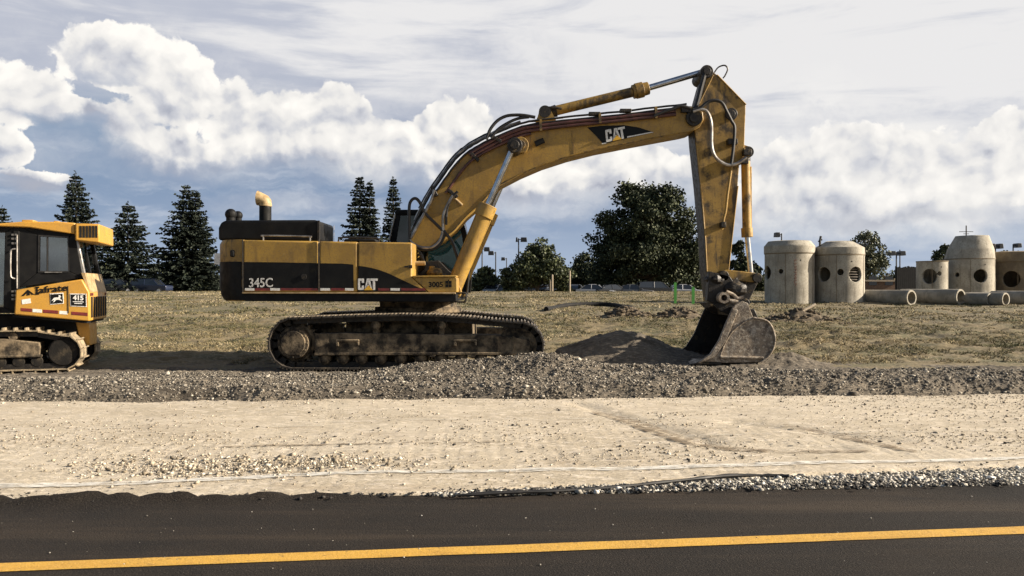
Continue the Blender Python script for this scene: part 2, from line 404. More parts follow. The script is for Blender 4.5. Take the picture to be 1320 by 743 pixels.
ND = 15.45
path = exz(TRK, ND)
for (d0, d1, s) in ((15.45, 16.2, 1), (18.2, 18.95, -1)):
    y0, y1 = dy(d0), dy(d1)
    def Y(o): return y0 + o if s == 1 else y1 - o      # o = distance in from the outer face
    belt = make_belt(path, y0, y1, .216, -1, gmi=2).build('crawler_track', ['track', 'grease_and_shade', 'grouser'], ex, smooth=False)
    c = exz([(378, 443.3), (669, 446.5)], ND)
    wheel(MB(), c[0], .36, Y(.25), Y(.50), 20).build('drive_sprocket', 'trackside', belt)
    m = MB(); k = exz([(376.5, 443)], ND)[0]
    m.cyl((k[0], Y(.06), k[1]), (k[0], Y(.30), k[1]), .30, .33, n=32)
    m.cyl((k[0], Y(.035), k[1]), (k[0], Y(.07), k[1]), .235, .25, n=32)
    for q in range(12):
        a = 2 * math.pi * q / 12; m.cyl((k[0] + .27 * math.cos(a), Y(.045), k[1] + .27 * math.sin(a)), (k[0] + .27 * math.cos(a), Y(.08), k[1] + .27 * math.sin(a)), .018, n=6)
    m.build('final_drive', 'trackside', belt, bevel=.008)
    wheel(MB(), c[1], .40, Y(.22), Y(.53)).build('idler_wheel', 'trackside', belt, bevel=.02)
    m = MB()
    fr = exz([(404, 431.5), (440, 430), (640, 433), (664, 436), (683, 439), (683, 455), (640, 457), (404, 457)], ND)
    m.prism(fr, Y(.10), Y(.62))
    g = exz([(404, 430.5), (422, 430.5), (422, 458), (404, 458)], ND); m.prism(g, Y(.085), Y(.12))
    g = exz([(404, 455.5), (684, 454.5), (684, 458), (404, 459)], ND); m.prism(g, Y(.06), Y(.13))
    for cx_ in (448, 600):
        for (a, b, c_, d_) in ((-16, 438, 14, 441), (-16, 441, -12, 447), (11, 441, 14, 446)):
            g = exz([(cx_ + a, b), (cx_ + c_, b), (cx_ + c_, d_), (cx_ + a, d_)], ND); m.prism(g, Y(.05), Y(.11))
    for cx_ in (640, 660):
        g = exz([(cx_, 434), (cx_ + 3, 434), (cx_ + 3, 456), (cx_, 456)], ND); m.prism(g, Y(.08), Y(.12))
    m.build('track_frame', 'trackside', belt, bevel=.012)
    for px in (416, 440, 464, 489, 515, 541, 567, 593, 619, 643):
        k = exz([(px, 463.5)], ND)[0]; m = MB(); m.cyl((k[0], Y(.13), k[1]), (k[0], Y(.62), k[1]), .115, n=20); m.cyl((k[0], Y(.10), k[1]), (k[0], Y(.14), k[1]), .075, .09, n=16)
        m.build('track_roller', 'trackside', belt, bevel=.01)
    for px in (482, 568):
        k = exz([(px, 420.5)], ND)[0]; m = MB(); m.cyl((k[0], Y(.14), k[1]), (k[0], Y(.60), k[1]), .085, n=18); m.cyl((k[0], Y(.10), k[1]), (k[0], Y(.15), k[1]), .05, n=12)
        m.box(k[0] - .05, k[0] + .05, Y(.2), Y(.5), k[1] - .18, k[1] - .02)
        m.build('carrier_roller', 'trackside', belt)

m = MB()
z1 = e(0, 389, 16.3).z
m.box(-1.35, 1.2, dy(16.2), dy(18.2), .52, .98)
m.prism(exz([(440, 446), (600, 446), (560, 402), (470, 402)], 16.0), dy(16.1), dy(18.3))
m.cyl((0, 0, .95), (0, 0, z1 + .02), .82, n=40)
m.cyl((0, 0, 1.08), (0, 0, 1.2), .92, n=40)
m.build('undercarriage', 'trackside', ex, bevel=.02)

# ---- upper structure
B0 = 15.72; B1 = 18.72
m = MB()
m.prism(exz([(313, 378.5), (588, 379), (588, 388.5), (582, 389.5), (313, 388.5)], B0), dy(B0), dy(B1))
m.build('deck_plate', 'black', ex, bevel=.01)
m = MB(); m.prism(exz([(313, 376.6), (587.5, 377.2), (587.5, 379.2), (313, 378.7)], B0), dy(B0 - .05), dy(B0 + .02)); m.build('deck_ledge', 'cream', ex, bevel=.006)  # pale colour paints the sunlit edge of the flange

# counterweight with rounded rear corners (plan outline swept up, slightly tucked under)
def cw_plan(x0, x1, r, n=10):
    a, b = dy(B0) - .0, dy(B1); P = [(x1, a)]
    P += [(x0 + r - r * math.sin(R(q)), a + r - r * math.cos(R(q))) for q in np.linspace(0, 90, n)]
    P += [(x0 + r - r * math.cos(R(q)), b - r + r * math.sin(R(q))) for q in np.linspace(0, 90, n)]
    return P + [(x1, b)]
xa = e(272.5, 300, B0).x; xb = e(313, 300, B0).x
zt, zm, zb = e(0, 309, B0).z, e(0, 337.5, B0).z, e(0, 388.5, B0).z
def cw(zs, mname, name):
    m = MB(); m.rings([[(p[0] + o * (1 if p[0] < xb - .01 else 0), p[1], z) for p in cw_plan(xa, xb - .006, .55)] for z, o in zs]); return m.build(name, mname, ex, bevel=.02)
cwo = cw([(zb, .12), (zb + .12, .03), (zb + .3, 0), (zm, 0), (zt - .08, 0.0), (zt, .05)], 'gold_worn', 'counterweight')
m = MB()
pl = cw_plan(xa - .006, xb - .02, .556)
m.rings([[(p[0] + o, p[1] + (-.006 if p[1] < 0 else .006), z) for p in pl] for z, o in ((zb + .02, .10), (zb + .12, .035), (zb + .3, 0), (zm, 0))])
m.build('counterweight_stripe', 'black', cwo)
m = MB(); k = e(299.5, 327, B0); m.box(k.x - .05, k.x + .05, k.y - .012, k.y + .05, k.z - .07, k.z + .07); m.build('lifting_slot', 'interior', cwo, bevel=.03)
m = MB(); k0 = e(277.5, 330, B0 + .28); m.box(k0.x - .02, k0.x + .10, k0.y, k0.y + .25, k0.z - .17, k0.z + .05); m.build('warning_sticker', 'white', cwo)

# side panels: three doors + tank, each with the dark stripe
def side_panel(name, top, matn='gold', y1=dy(17.0), bevel=.035):
    m = MB(); m.prism(exz(top, B0), dy(B0), y1); return m.build(name, matn, ex, bevel=bevel, seg=3)
def decal(name, pts, matn, parent, d=B0, out=.004, depth=.01):
    m = MB(); m.prism(exz(pts, d), dy(d) - out, dy(d) - out + depth); return m.build(name, matn, parent)
p1 = side_panel('engine_door', [(313.4, 309.5), (410.6, 311), (410.6, 377), (313.4, 376.6)], y1=dy(B1))
decal('door_stripe', [(314.4, 338), (360, 338.4), (410, 339.5), (410, 374), (314.4, 373.5)], 'black', p1)
p2 = side_panel('pump_door', [(411.4, 311), (460.8, 312), (460.8, 377), (411.4, 377)])
decal('door_stripe', [(412.2, 339.6), (440, 340), (455.5, 341.2), (456, 372), (412.2, 374)], 'black', p2)
p3 = side_panel('fuel_tank', [(461.6, 312), (531, 312.8), (531, 358), (552, 376.8), (461.6, 377)], bevel=.03)
arc = [(462.2, 343), (470, 343.9), (480, 345.8), (490, 348.6), (500, 352.4), (510, 357), (520, 361.8), (530, 366.5), (540, 371), (549, 375), (549, 376.2), (462.2, 376)]
decal('tank_stripe', arc, 'black', p3)
p4 = side_panel('tool_box', [(532, 358), (587, 357.2), (589, 359), (589, 377), (552.6, 377)], y1=dy(16.7), bevel=.015)
m = MB(); m.prism(exz([(532, 355.6), (588, 355.2), (588, 357.4), (532, 358)], B0), dy(B0 - .03), dy(16.7)); m.build('box_lid', 'gold', p4, bevel=.008)

# lettering
m = MB(); q = [e(*a, B0 - .006) for a in ((461.5, 374), (486.5, 374), (486.5, 359.3), (461.5, 359.3))]
def cat_logo(m, q, outv, th=.008):
    """three heavy condensed capitals with the triangle set over the foot of the A"""
    q = [Vector(p) for p in q]
    def P(a, b, o=0): return (q[0] * (1 - a) + q[1] * a) * (1 - b) + (q[3] * (1 - a) + q[2] * a) * b + Vector(outv) * o
    def poly(pts, mi, o=0): m.loft([P(a, b, th + o) for a, b in pts], [P(a, b, -.004) for a, b in pts], mi)
    # C as three bars with clipped corners
    poly([(0, .08), (.02, 0), (.10, 0), (.10, 1), (.02, 1), (0, .92)], 0)
    poly([(.10, 0), (.28, 0), (.31, .08), (.31, .38), (.20, .38), (.20, .2), (.10, .2)], 0)
    poly([(.10, 1), (.28, 1), (.31, .92), (.31, .62), (.20, .62), (.20, .8), (.10, .8)], 0)
    # A
    poly([(.34, 0), (.46, 1), (.55, 1), (.50, .72), (.44, 0)], 0)
    poly([(.55, 1), (.60, 1), (.73, 0), (.62, 0), (.52, .74)], 0)
    poly([(.43, .24), (.64, .24), (.615, .42), (.45, .42)], 0)
    # T
    poly([(.64, .80), (.64, 1), (1, 1), (1, .80), (.875, .80), (.875, 0), (.765, 0), (.765, .80)], 0)
    poly([(.30, -.02), (.78, -.02), (.54, .40)], 1, .004)
    return m
cat_logo(m, q, OUT).build('lettering', ['white', 'logo_yellow'], p3)
m = MB(); text_into(m, '345C', [e(*a, B0 - .006) for a in ((321, 370.8), (351.5, 370.4), (351.5, 358.4), (321, 358.8))], OUT, bold=.012); m.build('lettering', 'whiteworn', p1)
m = MB(); text_into(m, '3005', [e(*a, B0 - .004) for a in ((552.5, 370.5), (571, 370.5), (571, 363.5), (552.5, 363.5))], OUT, bold=.03); m.build('lettering', 'blackclean', p4)
m = MB()
for (ax, az) in ((576, 368.5), (580.3, 368.5), (576, 364.2), (580.3, 364.2)):
    g = exz([(ax - 1.9, az + 1.9), (ax + 1.9, az + 1.9), (ax + 1.9, az - 1.9), (ax - 1.9, az - 1.9)], B0); m.prism(g, dy(B0) - .005, dy(B0) + .004)
g = exz([(577, 362.3), (579.4, 362.3), (578.2, 360.4)], B0); m.prism(g, dy(B0) - .005, dy(B0) + .004)
m.build('emblem', 'blackclean', p4)
# reflective tape
for p, segs in ((p1, ((316, 328, 0), (329, 347.5, 1), (348.5, 361, 0), (362, 409.5, 1))), (p2, ((413, 425.5, 0), (427, 444, 1), (445, 456, 0))), (p3, ((487.5, 502, 1), (503.5, 515.5, 0), (517, 548, 1)))):
    m = MB()
    for a, b, k in segs: m.prism(exz([(a, 371.6), (b, 371.8), (b, 375), (a, 374.8)], B0), dy(B0) - .0075, dy(B0), k)
    m.build('reflective_tape', ['white', 'redtape'], p)
m = MB(); m.prism(exz([(527, 342), (531.5, 342), (531.5, 346), (527, 346)], B0), dy(B0) - .03, dy(B0)); m.prism(exz([(521.5, 343), (526, 343), (526, 345), (521.5, 345)], B0), dy(B0) - .02, dy(B0)); m.build('door_latch', 'grease_and_shade', p3)
for x in (313, 411): MB().tube([e(x, 309, B0 - .01), e(x, 377, B0 - .01)], .009, 6).build('door_seam', 'grease_and_shade', ex)
m = MB(); k = e(392, 357, B0); m.cyl((k.x, k.y - .02, k.z), (k.x, k.y + .02, k.z), .055, n=16); m.build('door_lock', 'grease_and_shade', p1)

# engine hood with stepped end
HD = 16.15
hood = MB().prism(exz([(281, 310), (281, 294), (284.5, 286.5), (291, 284), (405, 283.5), (411, 285), (411, 311.5)], HD), dy(HD), dy(17.5)).build('engine_hood', 'black', ex, bevel=.05, seg=3)
MB().prism(exz([(409.5, 284.5), (412, 284.5), (412, 311), (409.5, 311)], HD), dy(HD - .02), dy(HD + .03)).build('hood_strip', 'grease_and_shade', hood)
for (px, py, r, d) in ((297.5, 276.5, .118, 16.7), (306.8, 278, .098, 17.2)):
    k = e(px, py, d); m = MB(); m.blob((k.x, k.y, k.z), r, r, r, 3, 10, 0.0); m.cyl((k.x, k.y, k.z - .26), (k.x, k.y, k.z), r * .8, n=18); m.cyl((k.x, k.y - r * 1.02, k.z), (k.x, k.y - r * .6, k.z), r * .3, n=12)
    m.build('air_precleaner', 'black', hood)
d = 16.9
pipe = MB().tube([e(342, 290, d), e(342, 262, d)], .125, 18).build('exhaust_pipe', 'black', ex)
m = MB(); rg = []
for (px, py, r, a) in ((343.5, 266.5, .122, 0), (343.3, 261, .128, 24), (341, 258.8, .136, 48), (333, 255.5, .154, 86)):
    k = e(px - 1, py, d); t = Vector((-math.sin(R(a)), 0, math.cos(R(a)))); u = Vector((math.cos(R(a)), 0, math.sin(R(a))))
    rg.append([k + u * r * math.cos(q) + Vector((0, 1, 0)) * r * math.sin(q) for q in np.linspace(0, 2 * math.pi, 20, endpoint=False)])
m.rings(rg, cap=False)
rg = [[k.lerp(sum(r_, Vector()) / 20, .1) for k in r_] for r_ in rg]; m.rings(rg, cap=False)
m.tube([e(342, 266, d), e(342, 262.5, d)], .135, 18)
m.build('exhaust_elbow', 'cream', pipe, recalc=False)
m = MB(); d = 15.85
m.tube(smooth_path([e(339.5, 311, d), e(339.5, 305.5, d), e(341, 304, d), e(397, 305, d), e(399.5, 306.5, d), e(399.5, 312, d)], 3), .017, 8); m.build('grab_rail', 'hosebright', ex)
m = MB(); m.tube(smooth_path([e(436, 313, d), e(437, 308, d), e(440, 306.5, d), e(485, 307, d), e(488, 312, d)], 3), .017, 8); m.build('grab_rail', 'rubber', ex)
m = MB(); m.prism(exz([(444, 312.5), (446, 308.5), (484, 308.5), (487, 312.5)], 16.2), dy(16.1), dy(16.6)); m.build('tank_cover', 'black', ex, bevel=.02)

# ---- cab on the far side
C0, C1 = 17.72, 18.7
cab = MB()
def cz(pts): return exz(pts, C0)
for (a, b) in ((C0, C0 + .08), (C1 - .08, C1)):
    cab.prism(cz([(503, 378), (503, 309), (510.5, 272), (517, 272), (511, 309), (511, 378)]), dy(a), dy(b))         # rear pillar
    cab.prism(cz([(511, 272), (588, 271.5), (594, 276), (588, 277.5), (511, 278)]), dy(a), dy(b))                     # roof rail
    cab.prism(cz([(588, 272), (595, 276), (601, 300), (607, 335), (604, 378), (598, 378), (600, 336), (595, 302), (588, 278)]), dy(a), dy(b))  # front pillar
    cab.prism(cz([(541, 277), (546, 277), (546, 352), (541, 352)]), dy(a), dy(b))
    cab.prism(cz([(510, 352), (601, 349), (600, 378), (510, 378)]), dy(a), dy(b))
cab.prism(cz([(503, 378), (503, 330), (506, 330), (506, 378)]), dy(C0), dy(C1))
cabo = cab.build('cab', 'black', ex, bevel=.012)
MB().prism(cz([(508, 273.5), (512, 270.5), (586, 270), (594, 275), (590, 277), (510, 277)]), dy(C0 - .01), dy(C1 + .01)).build('cab_roof', 'black', cabo, bevel=.02)
for yy in (C0 + .03, C1 - .05):
    MB().prism(cz([(546, 278), (588.5, 278), (595, 302), (599.5, 334), (599.5, 350), (546, 352)]), dy(yy), dy(yy + .012)).build('cab_window', 'greenglass', cabo)
    MB().prism(cz([(511, 309), (516, 278), (541, 278), (541, 352), (511, 352)]), dy(yy), dy(yy + .012)).build('cab_window', 'darkglass', cabo)
m = MB(); a = [e(595, 278, C0 + .08), e(602, 302, C0 + .08), e(606.5, 335, C0 + .08)]; n = []
for p in a: n.append(p + Vector((0, .82, 0)))
m.add(a + n, [(0, 1, 4, 3), (1, 2, 5, 4)]); m.build('windscreen', 'greenglass', cabo)
m = MB(); a = [e(504.5, 329, C0 + .08), e(505, 309, C0 + .08), e(511, 275, C0 + .08)]; n = [p + Vector((0, .82, 0)) for p in a]
m.add(a + n, [(0, 1, 4, 3), (1, 2, 5, 4)]); m.build('back_window', 'darkglass', cabo)
m = MB(); m.prism(cz([(528, 352), (550, 352), (550, 338), (536, 338), (532, 312), (525, 312)]), dy(C0 + .25), dy(C0 + .75)); m.build('operator_seat', 'interior', cabo, bevel=.05)
m = MB(); m.tube(smooth_path([e(509.5, 276, C0 - .05), e(505, 296, C0 - .05), e(502, 310, C0 - .05)], 3), .02, 8); m.build('grab_rail', 'hosebright', cabo)
m = MB(); m.tube(smooth_path([e(604, 320, 16.6), e(604.5, 350, 16.6), e(602, 380, 16.6)], 3), .02, 8); m.box(*sorted((e(602, 0, 16.6).x, e(606, 0, 16.6).x)), dy(16.58), dy(16.66), e(0, 337, 16.6).z, e(0, 327, 16.6).z)
m.build('mirror_arm', 'rubber', ex)
m = MB(); d = 16.2
m.tube(smooth_path([e(587, 379, d), e(600, 378, d), e(600.5, 386, d), e(598, 389.5, d), e(586, 389, d)], 3), .018, 8); m.tube([e(587, 383, d), e(600, 383, d)], .014, 6)
m.build('foot_step', 'rubber', ex)

# ---- machinery showing between tank and boom
m = MB()
m.prism(exz([(532, 377), (532, 345), (545, 338), (566, 336), (580, 350), (592, 356), (592, 377)], 16.8), dy(16.72), dy(16.8)); m.prism(exz([(532, 377), (532, 345), (545, 338), (566, 336), (580, 350), (592, 356), (592, 377)], 16.8), dy(17.62), dy(17.7))
m.box(e(532, 0, 16.8).x, e(588, 0, 16.8).x, dy(16.8), dy(17.62), e(0, 377, 16.8).z, e(0, 352, 16.8).z)
m.build('boom_mount', 'grease_and_shade', ex, bevel=.015)
m = MB(); m.tube([e(530, 340, 16.3), e(548, 339.5, 16.3)], .045, 12); m.build('hydraulic_pipe', 'cream', ex)
m = MB(); k = e(560, 352, 16.6); m.blob(k, .16, .16, .11, 5, 8, .1); m.cyl((k.x - .05, k.y, k.z), (k.x - .05, k.y, k.z + .14), .06, n=14); m.build('hydraulic_filter', 'gold_worn', ex)
for j in range(3): MB().tube(smooth_path([e(533, 330 + 6 * j, 16.6), e(539 + 2 * j, 324 + 4 * j, 16.5), e(545 + j, 334 + 5 * j, 16.6), e(540, 352, 16.7)], 5), .03, 8).build('hydraulic_hose', 'rubber', ex)

# ---- boom
BD0, BD1 = 16.81, 17.59
TOPE = [(530, 304), (543, 279), (557, 253), (572, 231), (589, 208), (602, 196), (616, 187), (640, 175), (667, 164), (690, 159), (740, 153), (800, 147), (860, 140), (890, 137)]
BOTE = [(885, 171), (850, 177.5), (815, 184), (770, 193), (734, 202), (700, 213), (672, 225), (645, 239), (630, 252), (616, 267), (600, 281), (586, 297), (570, 311), (556, 319), (542, 322), (530, 314)]
NOSE = [(900, 138.5), (906, 145), (907, 155), (902, 164), (893, 169)]
boom = MB().prism(exz(TOPE + NOSE + BOTE, BD0), dy(BD0), dy(BD1)).build('boom', 'gold', ex, bevel=.012)
def offs(P, o):
    out = []
    for i, p in enumerate(P):
        a = Vector(P[max(0, i - 1)]); b = Vector(P[min(len(P) - 1, i + 1)]); t = (b - a).normalized(); out.append((p[0] - t.y * o, p[1] + t.x * o))
    return out
for P in (offs(TOPE, .8), [(p[0], p[1]) for p in offs(BOTE, .8)]):
    MB().tube([e(p[0], p[1], BD0 - .004) for p in P], .014, 6).build('weld_flange', 'gold_worn', boom)
top_dense = smooth_path([(p[0], p[1], 0) for p in TOPE], 4)
td = [(v.x, v.y) for v in top_dense]
for o, i0, i1, r, mm in ((4.2, 20, 50, .036, 'pipe_red'), (8.6, 20, 50, .036, 'pipe_red'), (12.6, 10, 36, .03, 'pipe_red')):
    m = MB(); m.tube([e(p[0], p[1], BD0 - .055) for p in offs(td, o)[i0:i1]], r, 8); m.build('hydraulic_pipe', mm, boom)
for o, i0, i1, r, dd, mm in ((-3, 2, 52, .022, 16.95, 'rubber'), (-5.5, 3, 34, .024, 17.05, 'hosebright'), (-3.2, 1, 40, .024, 17.15, 'hosebright'), (-7, 5, 28, .026, 17.3, 'rubber'), (1.2, 0, 50, .022, BD0 - .03, 'rubber')):  # the bright hoses have sunlight painted into their colour
    m = MB(); m.tube([e(p[0], p[1] + random.uniform(-.5, .5), dd) for p in offs(td, o)[i0:i1]], r, 8); m.build('hydraulic_hose', mm, boom)
for px, a, b in ((697, 155, 170), (773, 148, 160), (845, 139, 154)):
    MB().prism(exz([(px - 1.6, b), (px + 1.6, b), (px + 1.2, a), (px - 1.8, a)], BD0), dy(BD0) - .10, dy(BD0) + .02).build('pipe_clamp', 'gold_worn', boom)
for (px, py, an) in ((584, 250, 38), (560, 247, 60), (612, 203, 45), (640, 180, 30), (806, 143.5, 0), (766, 147.5, 0)):
    k = e(px, py, BD0); M = Matrix.Translation((k.x, dy(BD0), k.z)) @ Matrix.Rotation(R(an), 4, 'Y')
    MB().box(-.12, .12, -.09, .05, -.035, .035, 0, M).build('pipe_bracket', 'grease_and_shade', boom, bevel=.01)
m = MB(); k = [e(584, 254, BD0), e(596, 265, BD0)]; m.tube([k[0] - Vector((0, .03, 0)), k[1] - Vector((0, .03, 0))], .028, 8); m.build('grease_line', 'cream', boom)
# boom decal
m = MB(); m.prism(exz([(757, 164.5), (775, 162.5), (804, 161.6), (823, 164.5), (843.5, 171), (808, 178.6), (777.5, 186), (768, 175)], BD0), dy(BD0) - .004, dy(BD0) + .004); m.build('decal_panel', 'blackclean', boom)
m = MB(); cat_logo(m, [e(*a, BD0 - .006) for a in ((781.5, 183.6), (807.5, 178), (805, 163.2), (780, 168))], OUT).build('lettering', ['white', 'logo_yellow'], boom)
MB().prism(exz([(808.5, 177.9), (843, 170.8), (839, 170.4), (808.5, 176.2)], BD0), dy(BD0) - .008, dy(BD0)).build('decal_line', 'white', boom); m = MB(); m.prism(exz([(776, 186.4), (781.5, 185.2), (781.5, 183.8), (775.5, 185)], BD0), dy(BD0) - .008, dy(BD0)); m.build('decal_line', 'white', boom)
m = MB(); m.prism(exz([(736, 166), (737.6, 165.8), (740.6, 199.6), (739, 200)], BD0), dy(BD0) - .006, dy(BD0)); m.build('weld_seam', 'gold_worn', boom)
m = MB(); m.tube([e(690, 186, BD0 - .05), e(701, 181, BD0 - .05)], .06, 10); m.build('work_light', 'black', boom)

# pins
def pin(name, px, py, d0, d1, r, mm, parent, n=20):
    a = e(px, py, d0); b = e(px, py, d0); m = MB(); y0, y1 = dy(d0), dy(d1); m.cyl((a.x, y0, a.z), (a.x, y1, a.z), r, n=n); m.cyl((a.x, y0 - .03, a.z), (a.x, y0, a.z), r * .6, n=n)
    return m.build(name, mm, parent, bevel=.01)
pin('pivot_pin', 663.5, 187, 16.30, 18.1, .155, 'grease_and_shade', boom); pin('pin_cap', 671, 187, 16.62, 16.8, .17, 'gold_worn', boom)
pin('pivot_pin', 895, 152, 16.74, 17.66, .17, 'grease_and_shade', boom)

# boom lift cylinders
for s, d in ((1, 16.46), (-1, 17.94)):
    dd = 16.46
    def q(px, py): v = e(px, py, dd); return Vector((v.x, dy(d), v.z))
    m = MB(); m.tube([q(584, 374), q(626, 272)], .165, 20); m.tube([q(622.6, 280), q(629, 264.5)], .20, 20)
    v = q(583, 376); m.cyl((v.x, v.y - .16, v.z), (v.x, v.y + .16, v.z), .19, n=20)
    m.cyl(q(634, 272) + Vector((0, -.1, 0)), q(634, 272) + Vector((0, .1, 0)), .07, n=12); m.tube([q(637, 272) + Vector((0, -.05, 0)), q(625, 300), q(606, 345)], .025, 8)
    cy = m.build('boom_cylinder', 'gold', ex, bevel=.01)
    m = MB(); m.tube([q(627, 268), q(661, 191)], .062, 16); m.build('cylinder_rod', 'steel', cy)
    m = MB(); v = q(663.5, 187); m.cyl((v.x, v.y - .11, v.z), (v.x, v.y + .11, v.z), .14, n=20); m.build('rod_eye', 'grease_and_shade', cy, bevel=.01)

# stick cylinder on top of the boom
d = 17.2
m = MB(); m.tube([e(714, 143.5, d), e(815, 119, d)], .105, 18); m.tube([e(815.5, 119, d), e(836, 113.8, d)], [.15, .135], 18); m.tube([e(819, 118, d), e(829, 115.6, d)], .165, 18)
m.tube([e(720, 139.8, d - .05), e(810, 117.4, d - .05)], .022, 8)
scy = m.build('stick_cylinder', 'gold_worn', ex, bevel=.008)
MB().tube([e(830, 115.3, d), e(908, 92.5, d)], .066, 16).build('cylinder_rod', 'steel', scy)
m = MB(); k = e(702, 146.5, d); m.cyl((k.x, k.y - .2, k.z), (k.x, k.y + .2, k.z), .13, n=20); m.tube([e(702, 146.5, d), e(717, 143, d)], [.1, .13], 14); m.tube(smooth_path([e(695, 150, d - .15), e(700, 141, d - .15), e(712, 139, d - .15), e(724, 140.5, d - .15)], 3), .03, 8); m.build('cylinder_clevis', 'grease_and_shade', scy)
for o in (-.16, .16):
    MB().prism(exz([(690, 160), (716, 157), (708, 142), (697, 142)], d), dy(d) + o - .03, dy(d) + o + .03).build('cylinder_bracket', 'gold', boom)

# ---- stick
S0, S1 = 16.88, 17.52
SNEAR = [(911, 91), (916, 89.5), (924, 96.5), (961.5, 135), (959.5, 191), (953, 213), (951, 240), (944.5, 300), (938.5, 350), (939, 372), (928, 389), (916, 389), (911, 350), (909, 308), (903, 240), (897, 185), (895.5, 165), (896, 145), (905, 112)]
stick = MB().prism(exz(SNEAR, S0), dy(S0), dy(S1)).build('stick', 'gold_worn', ex, bevel=.012)
for a, b in (((919, 97), (901, 134)), ((911, 350), (909, 308)), ((909, 308), (903, 240)), ((903, 240), (897.5, 185)), ((924, 96.5), (961.5, 135)), ((959.5, 191), (953, 213)), ((951, 240), (938.5, 350))):
    MB().tube([e(a[0] + .4, a[1], S0 - .004), e(b[0] + .4, b[1], S0 - .004)], .013, 6).build('weld_flange', 'gold', stick)
m = MB(); m.tube(smooth_path([e(909.5, 92, 16.8), e(904, 112, 16.8), e(899, 132, 16.8), e(893, 150, 16.8)], 3), .05, 8); m.build('hydraulic_hose', 'rubber', stick)
LE = [(916.5, 389), (911, 350), (909, 308), (903, 240), (897, 185), (895.5, 165), (896, 145), (905, 112), (911, 91)]
m = MB(); a = [e(p[0], p[1], S0) + Vector((-.007, .03, 0)) for p in LE]; b = [p + Vector((0, S1 - S0 - .06, 0)) for p in a]; n = len(a)
m.add(a + b, [(i, i + 1, n + i + 1, n + i) for i in range(n - 1)]); m.build('shaded_face_sheet', 'grease_and_shade', stick)  # dark sheet: grease and shade painted over the stick's shaded side
pin('pivot_pin', 911.5, 92, 16.78, 17.62, .135, 'grease_and_shade', stick); pin('pivot_pin', 943, 147, 16.84, 17.6, .13, 'grease_and_shade', stick)
for P, r, mm in (([(893, 142), (903, 139), (912, 132), (922, 129.5), (931, 133), (937, 144), (943, 156), (947, 165), (945.5, 190), (942.5, 213)], .035, 'rubber'),
                 ([(893, 144), (904, 141.5), (912, 145), (917, 160), (917.5, 188), (922, 202), (931, 210), (941, 213), (952, 210), (962, 203)], .036, 'hosebright'),
                 ([(890, 140), (878, 137), (866, 141), (852, 146), (843, 150)], .034, 'rubber')):
    m = MB(); m.tube(smooth_path([e(p[0], p[1], 16.72) for p in P], 5), r, 8); m.build('hydraulic_hose', mm, stick)
m = MB(); m.tube(smooth_path([e(p[0], p[1], 16.8) for p in ((947, 163), (946, 180), (943, 214), (938, 250), (935.5, 272), (933, 282), (932, 292), (930, 296))], 4), .028, 8); m.build('hydraulic_pipe', 'gold', stick)
for px, py, w in ((944, 183, 6), (884, 142, 6), (963, 197, 5), (960, 208, 4), (932, 290, 3)): k = e(px, py, 16.78); MB().box(k.x - w * .017, k.x + w * .017, k.y - .06, k.y + .1, k.z - .06, k.z + .06).build('hose_fitting', 'grease_and_shade', stick, bevel=.012)
m = MB(); m.tube(smooth_path([e(921, 93.5, 17.2), e(926, 87, 17.2), e(934, 84.5, 17.2), e(938, 89, 17.2), e(935, 97, 17.2), e(932, 101, 17.2)], 4), .017, 6); m.build('cable_loop', 'rubber', stick)

# bucket cylinder
d = 17.15
m = MB(); m.tube([e(961, 205, d), e(963, 303, d)], .095, 18); m.tube([e(962.6, 294, d), e(963.2, 306, d)], .12, 18); m.tube([e(968, 215, d), e(968, 298, d)], .02, 8)
bcy = m.build('bucket_cylinder', 'gold_worn', ex, bevel=.008)
m = MB(); k = e(961, 198, d); m.cyl((k.x, k.y - .2, k.z), (k.x, k.y + .2, k.z), .12, n=18); m.tube([e(961, 198, d), e(961.2, 208, d)], .1, 14); m.build('cylinder_clevis', 'grease_and_shade', bcy)
MB().tube([e(963.2, 304, d), e(968, 354, d)], .056, 14).build('cylinder_rod', 'steel', bcy)
for a, b in ((16.95, 17.0), (17.35, 17.4)): MB().prism(exz([(950, 185), (966, 190), (966, 203), (957, 207), (950, 205)], 17), dy(a), dy(b)).build('cylinder_bracket', 'gold_worn', stick)

# linkage
for d in (16.72, 17.58):
    m = MB(); m.prism(exz([(926, 352), (936, 348), (972, 352), (978, 357), (976, 363), (968, 364), (938, 361), (928, 362)], 16.8), dy(d), dy(d + .08)); m.build('idler_link', 'gold_worn', ex, bevel=.015)
    m = MB(); m.prism(exz([(968, 353), (979, 355), (977, 366), (968, 384), (963, 398), (953, 396), (957, 380)], 16.8), dy(d + .1 if d < 17 else d - .1), dy(d + .19 if d < 17 else d - .01)); m.build('bucket_link', 'grease_and_shade', ex, bevel=.015)
for px, py, r in ((974, 358.5, .10), (931, 356, .11), (958, 391, .10)): k = e(px, py, 16.8); MB().cyl((k.x, dy(16.66), k.z), (k.x, dy(17.72), k.z), r, n=20).build('linkage_pin', 'grease_and_shade', ex, bevel=.01)
m = MB()
m.prism(exz([(914, 350), (940, 356), (950, 372), (946, 386), (920, 392), (911, 388)], 16.7), dy(16.66), dy(16.9)); m.blob(e(945, 372, 16.8), .28, .25, .2, 4, 8, .25); m.blob(e(922, 361, 16.8), .2, .2, .14, 9, 8, .25)
m.build('stick_end', 'grease_and_shade', ex, bevel=.02)
m = MB(); k = e(932, 384, 16.5); rr = []
for (r, y) in ((.115, -.1), (.115, .12), (.065, .12), (.065, -.1), (.115, -.1)): rr.append([(k.x + r * math.cos(q), k.y + y, k.z + r * math.sin(q)) for q in np.linspace(0, 2 * math.pi, 24, endpoint=False)])
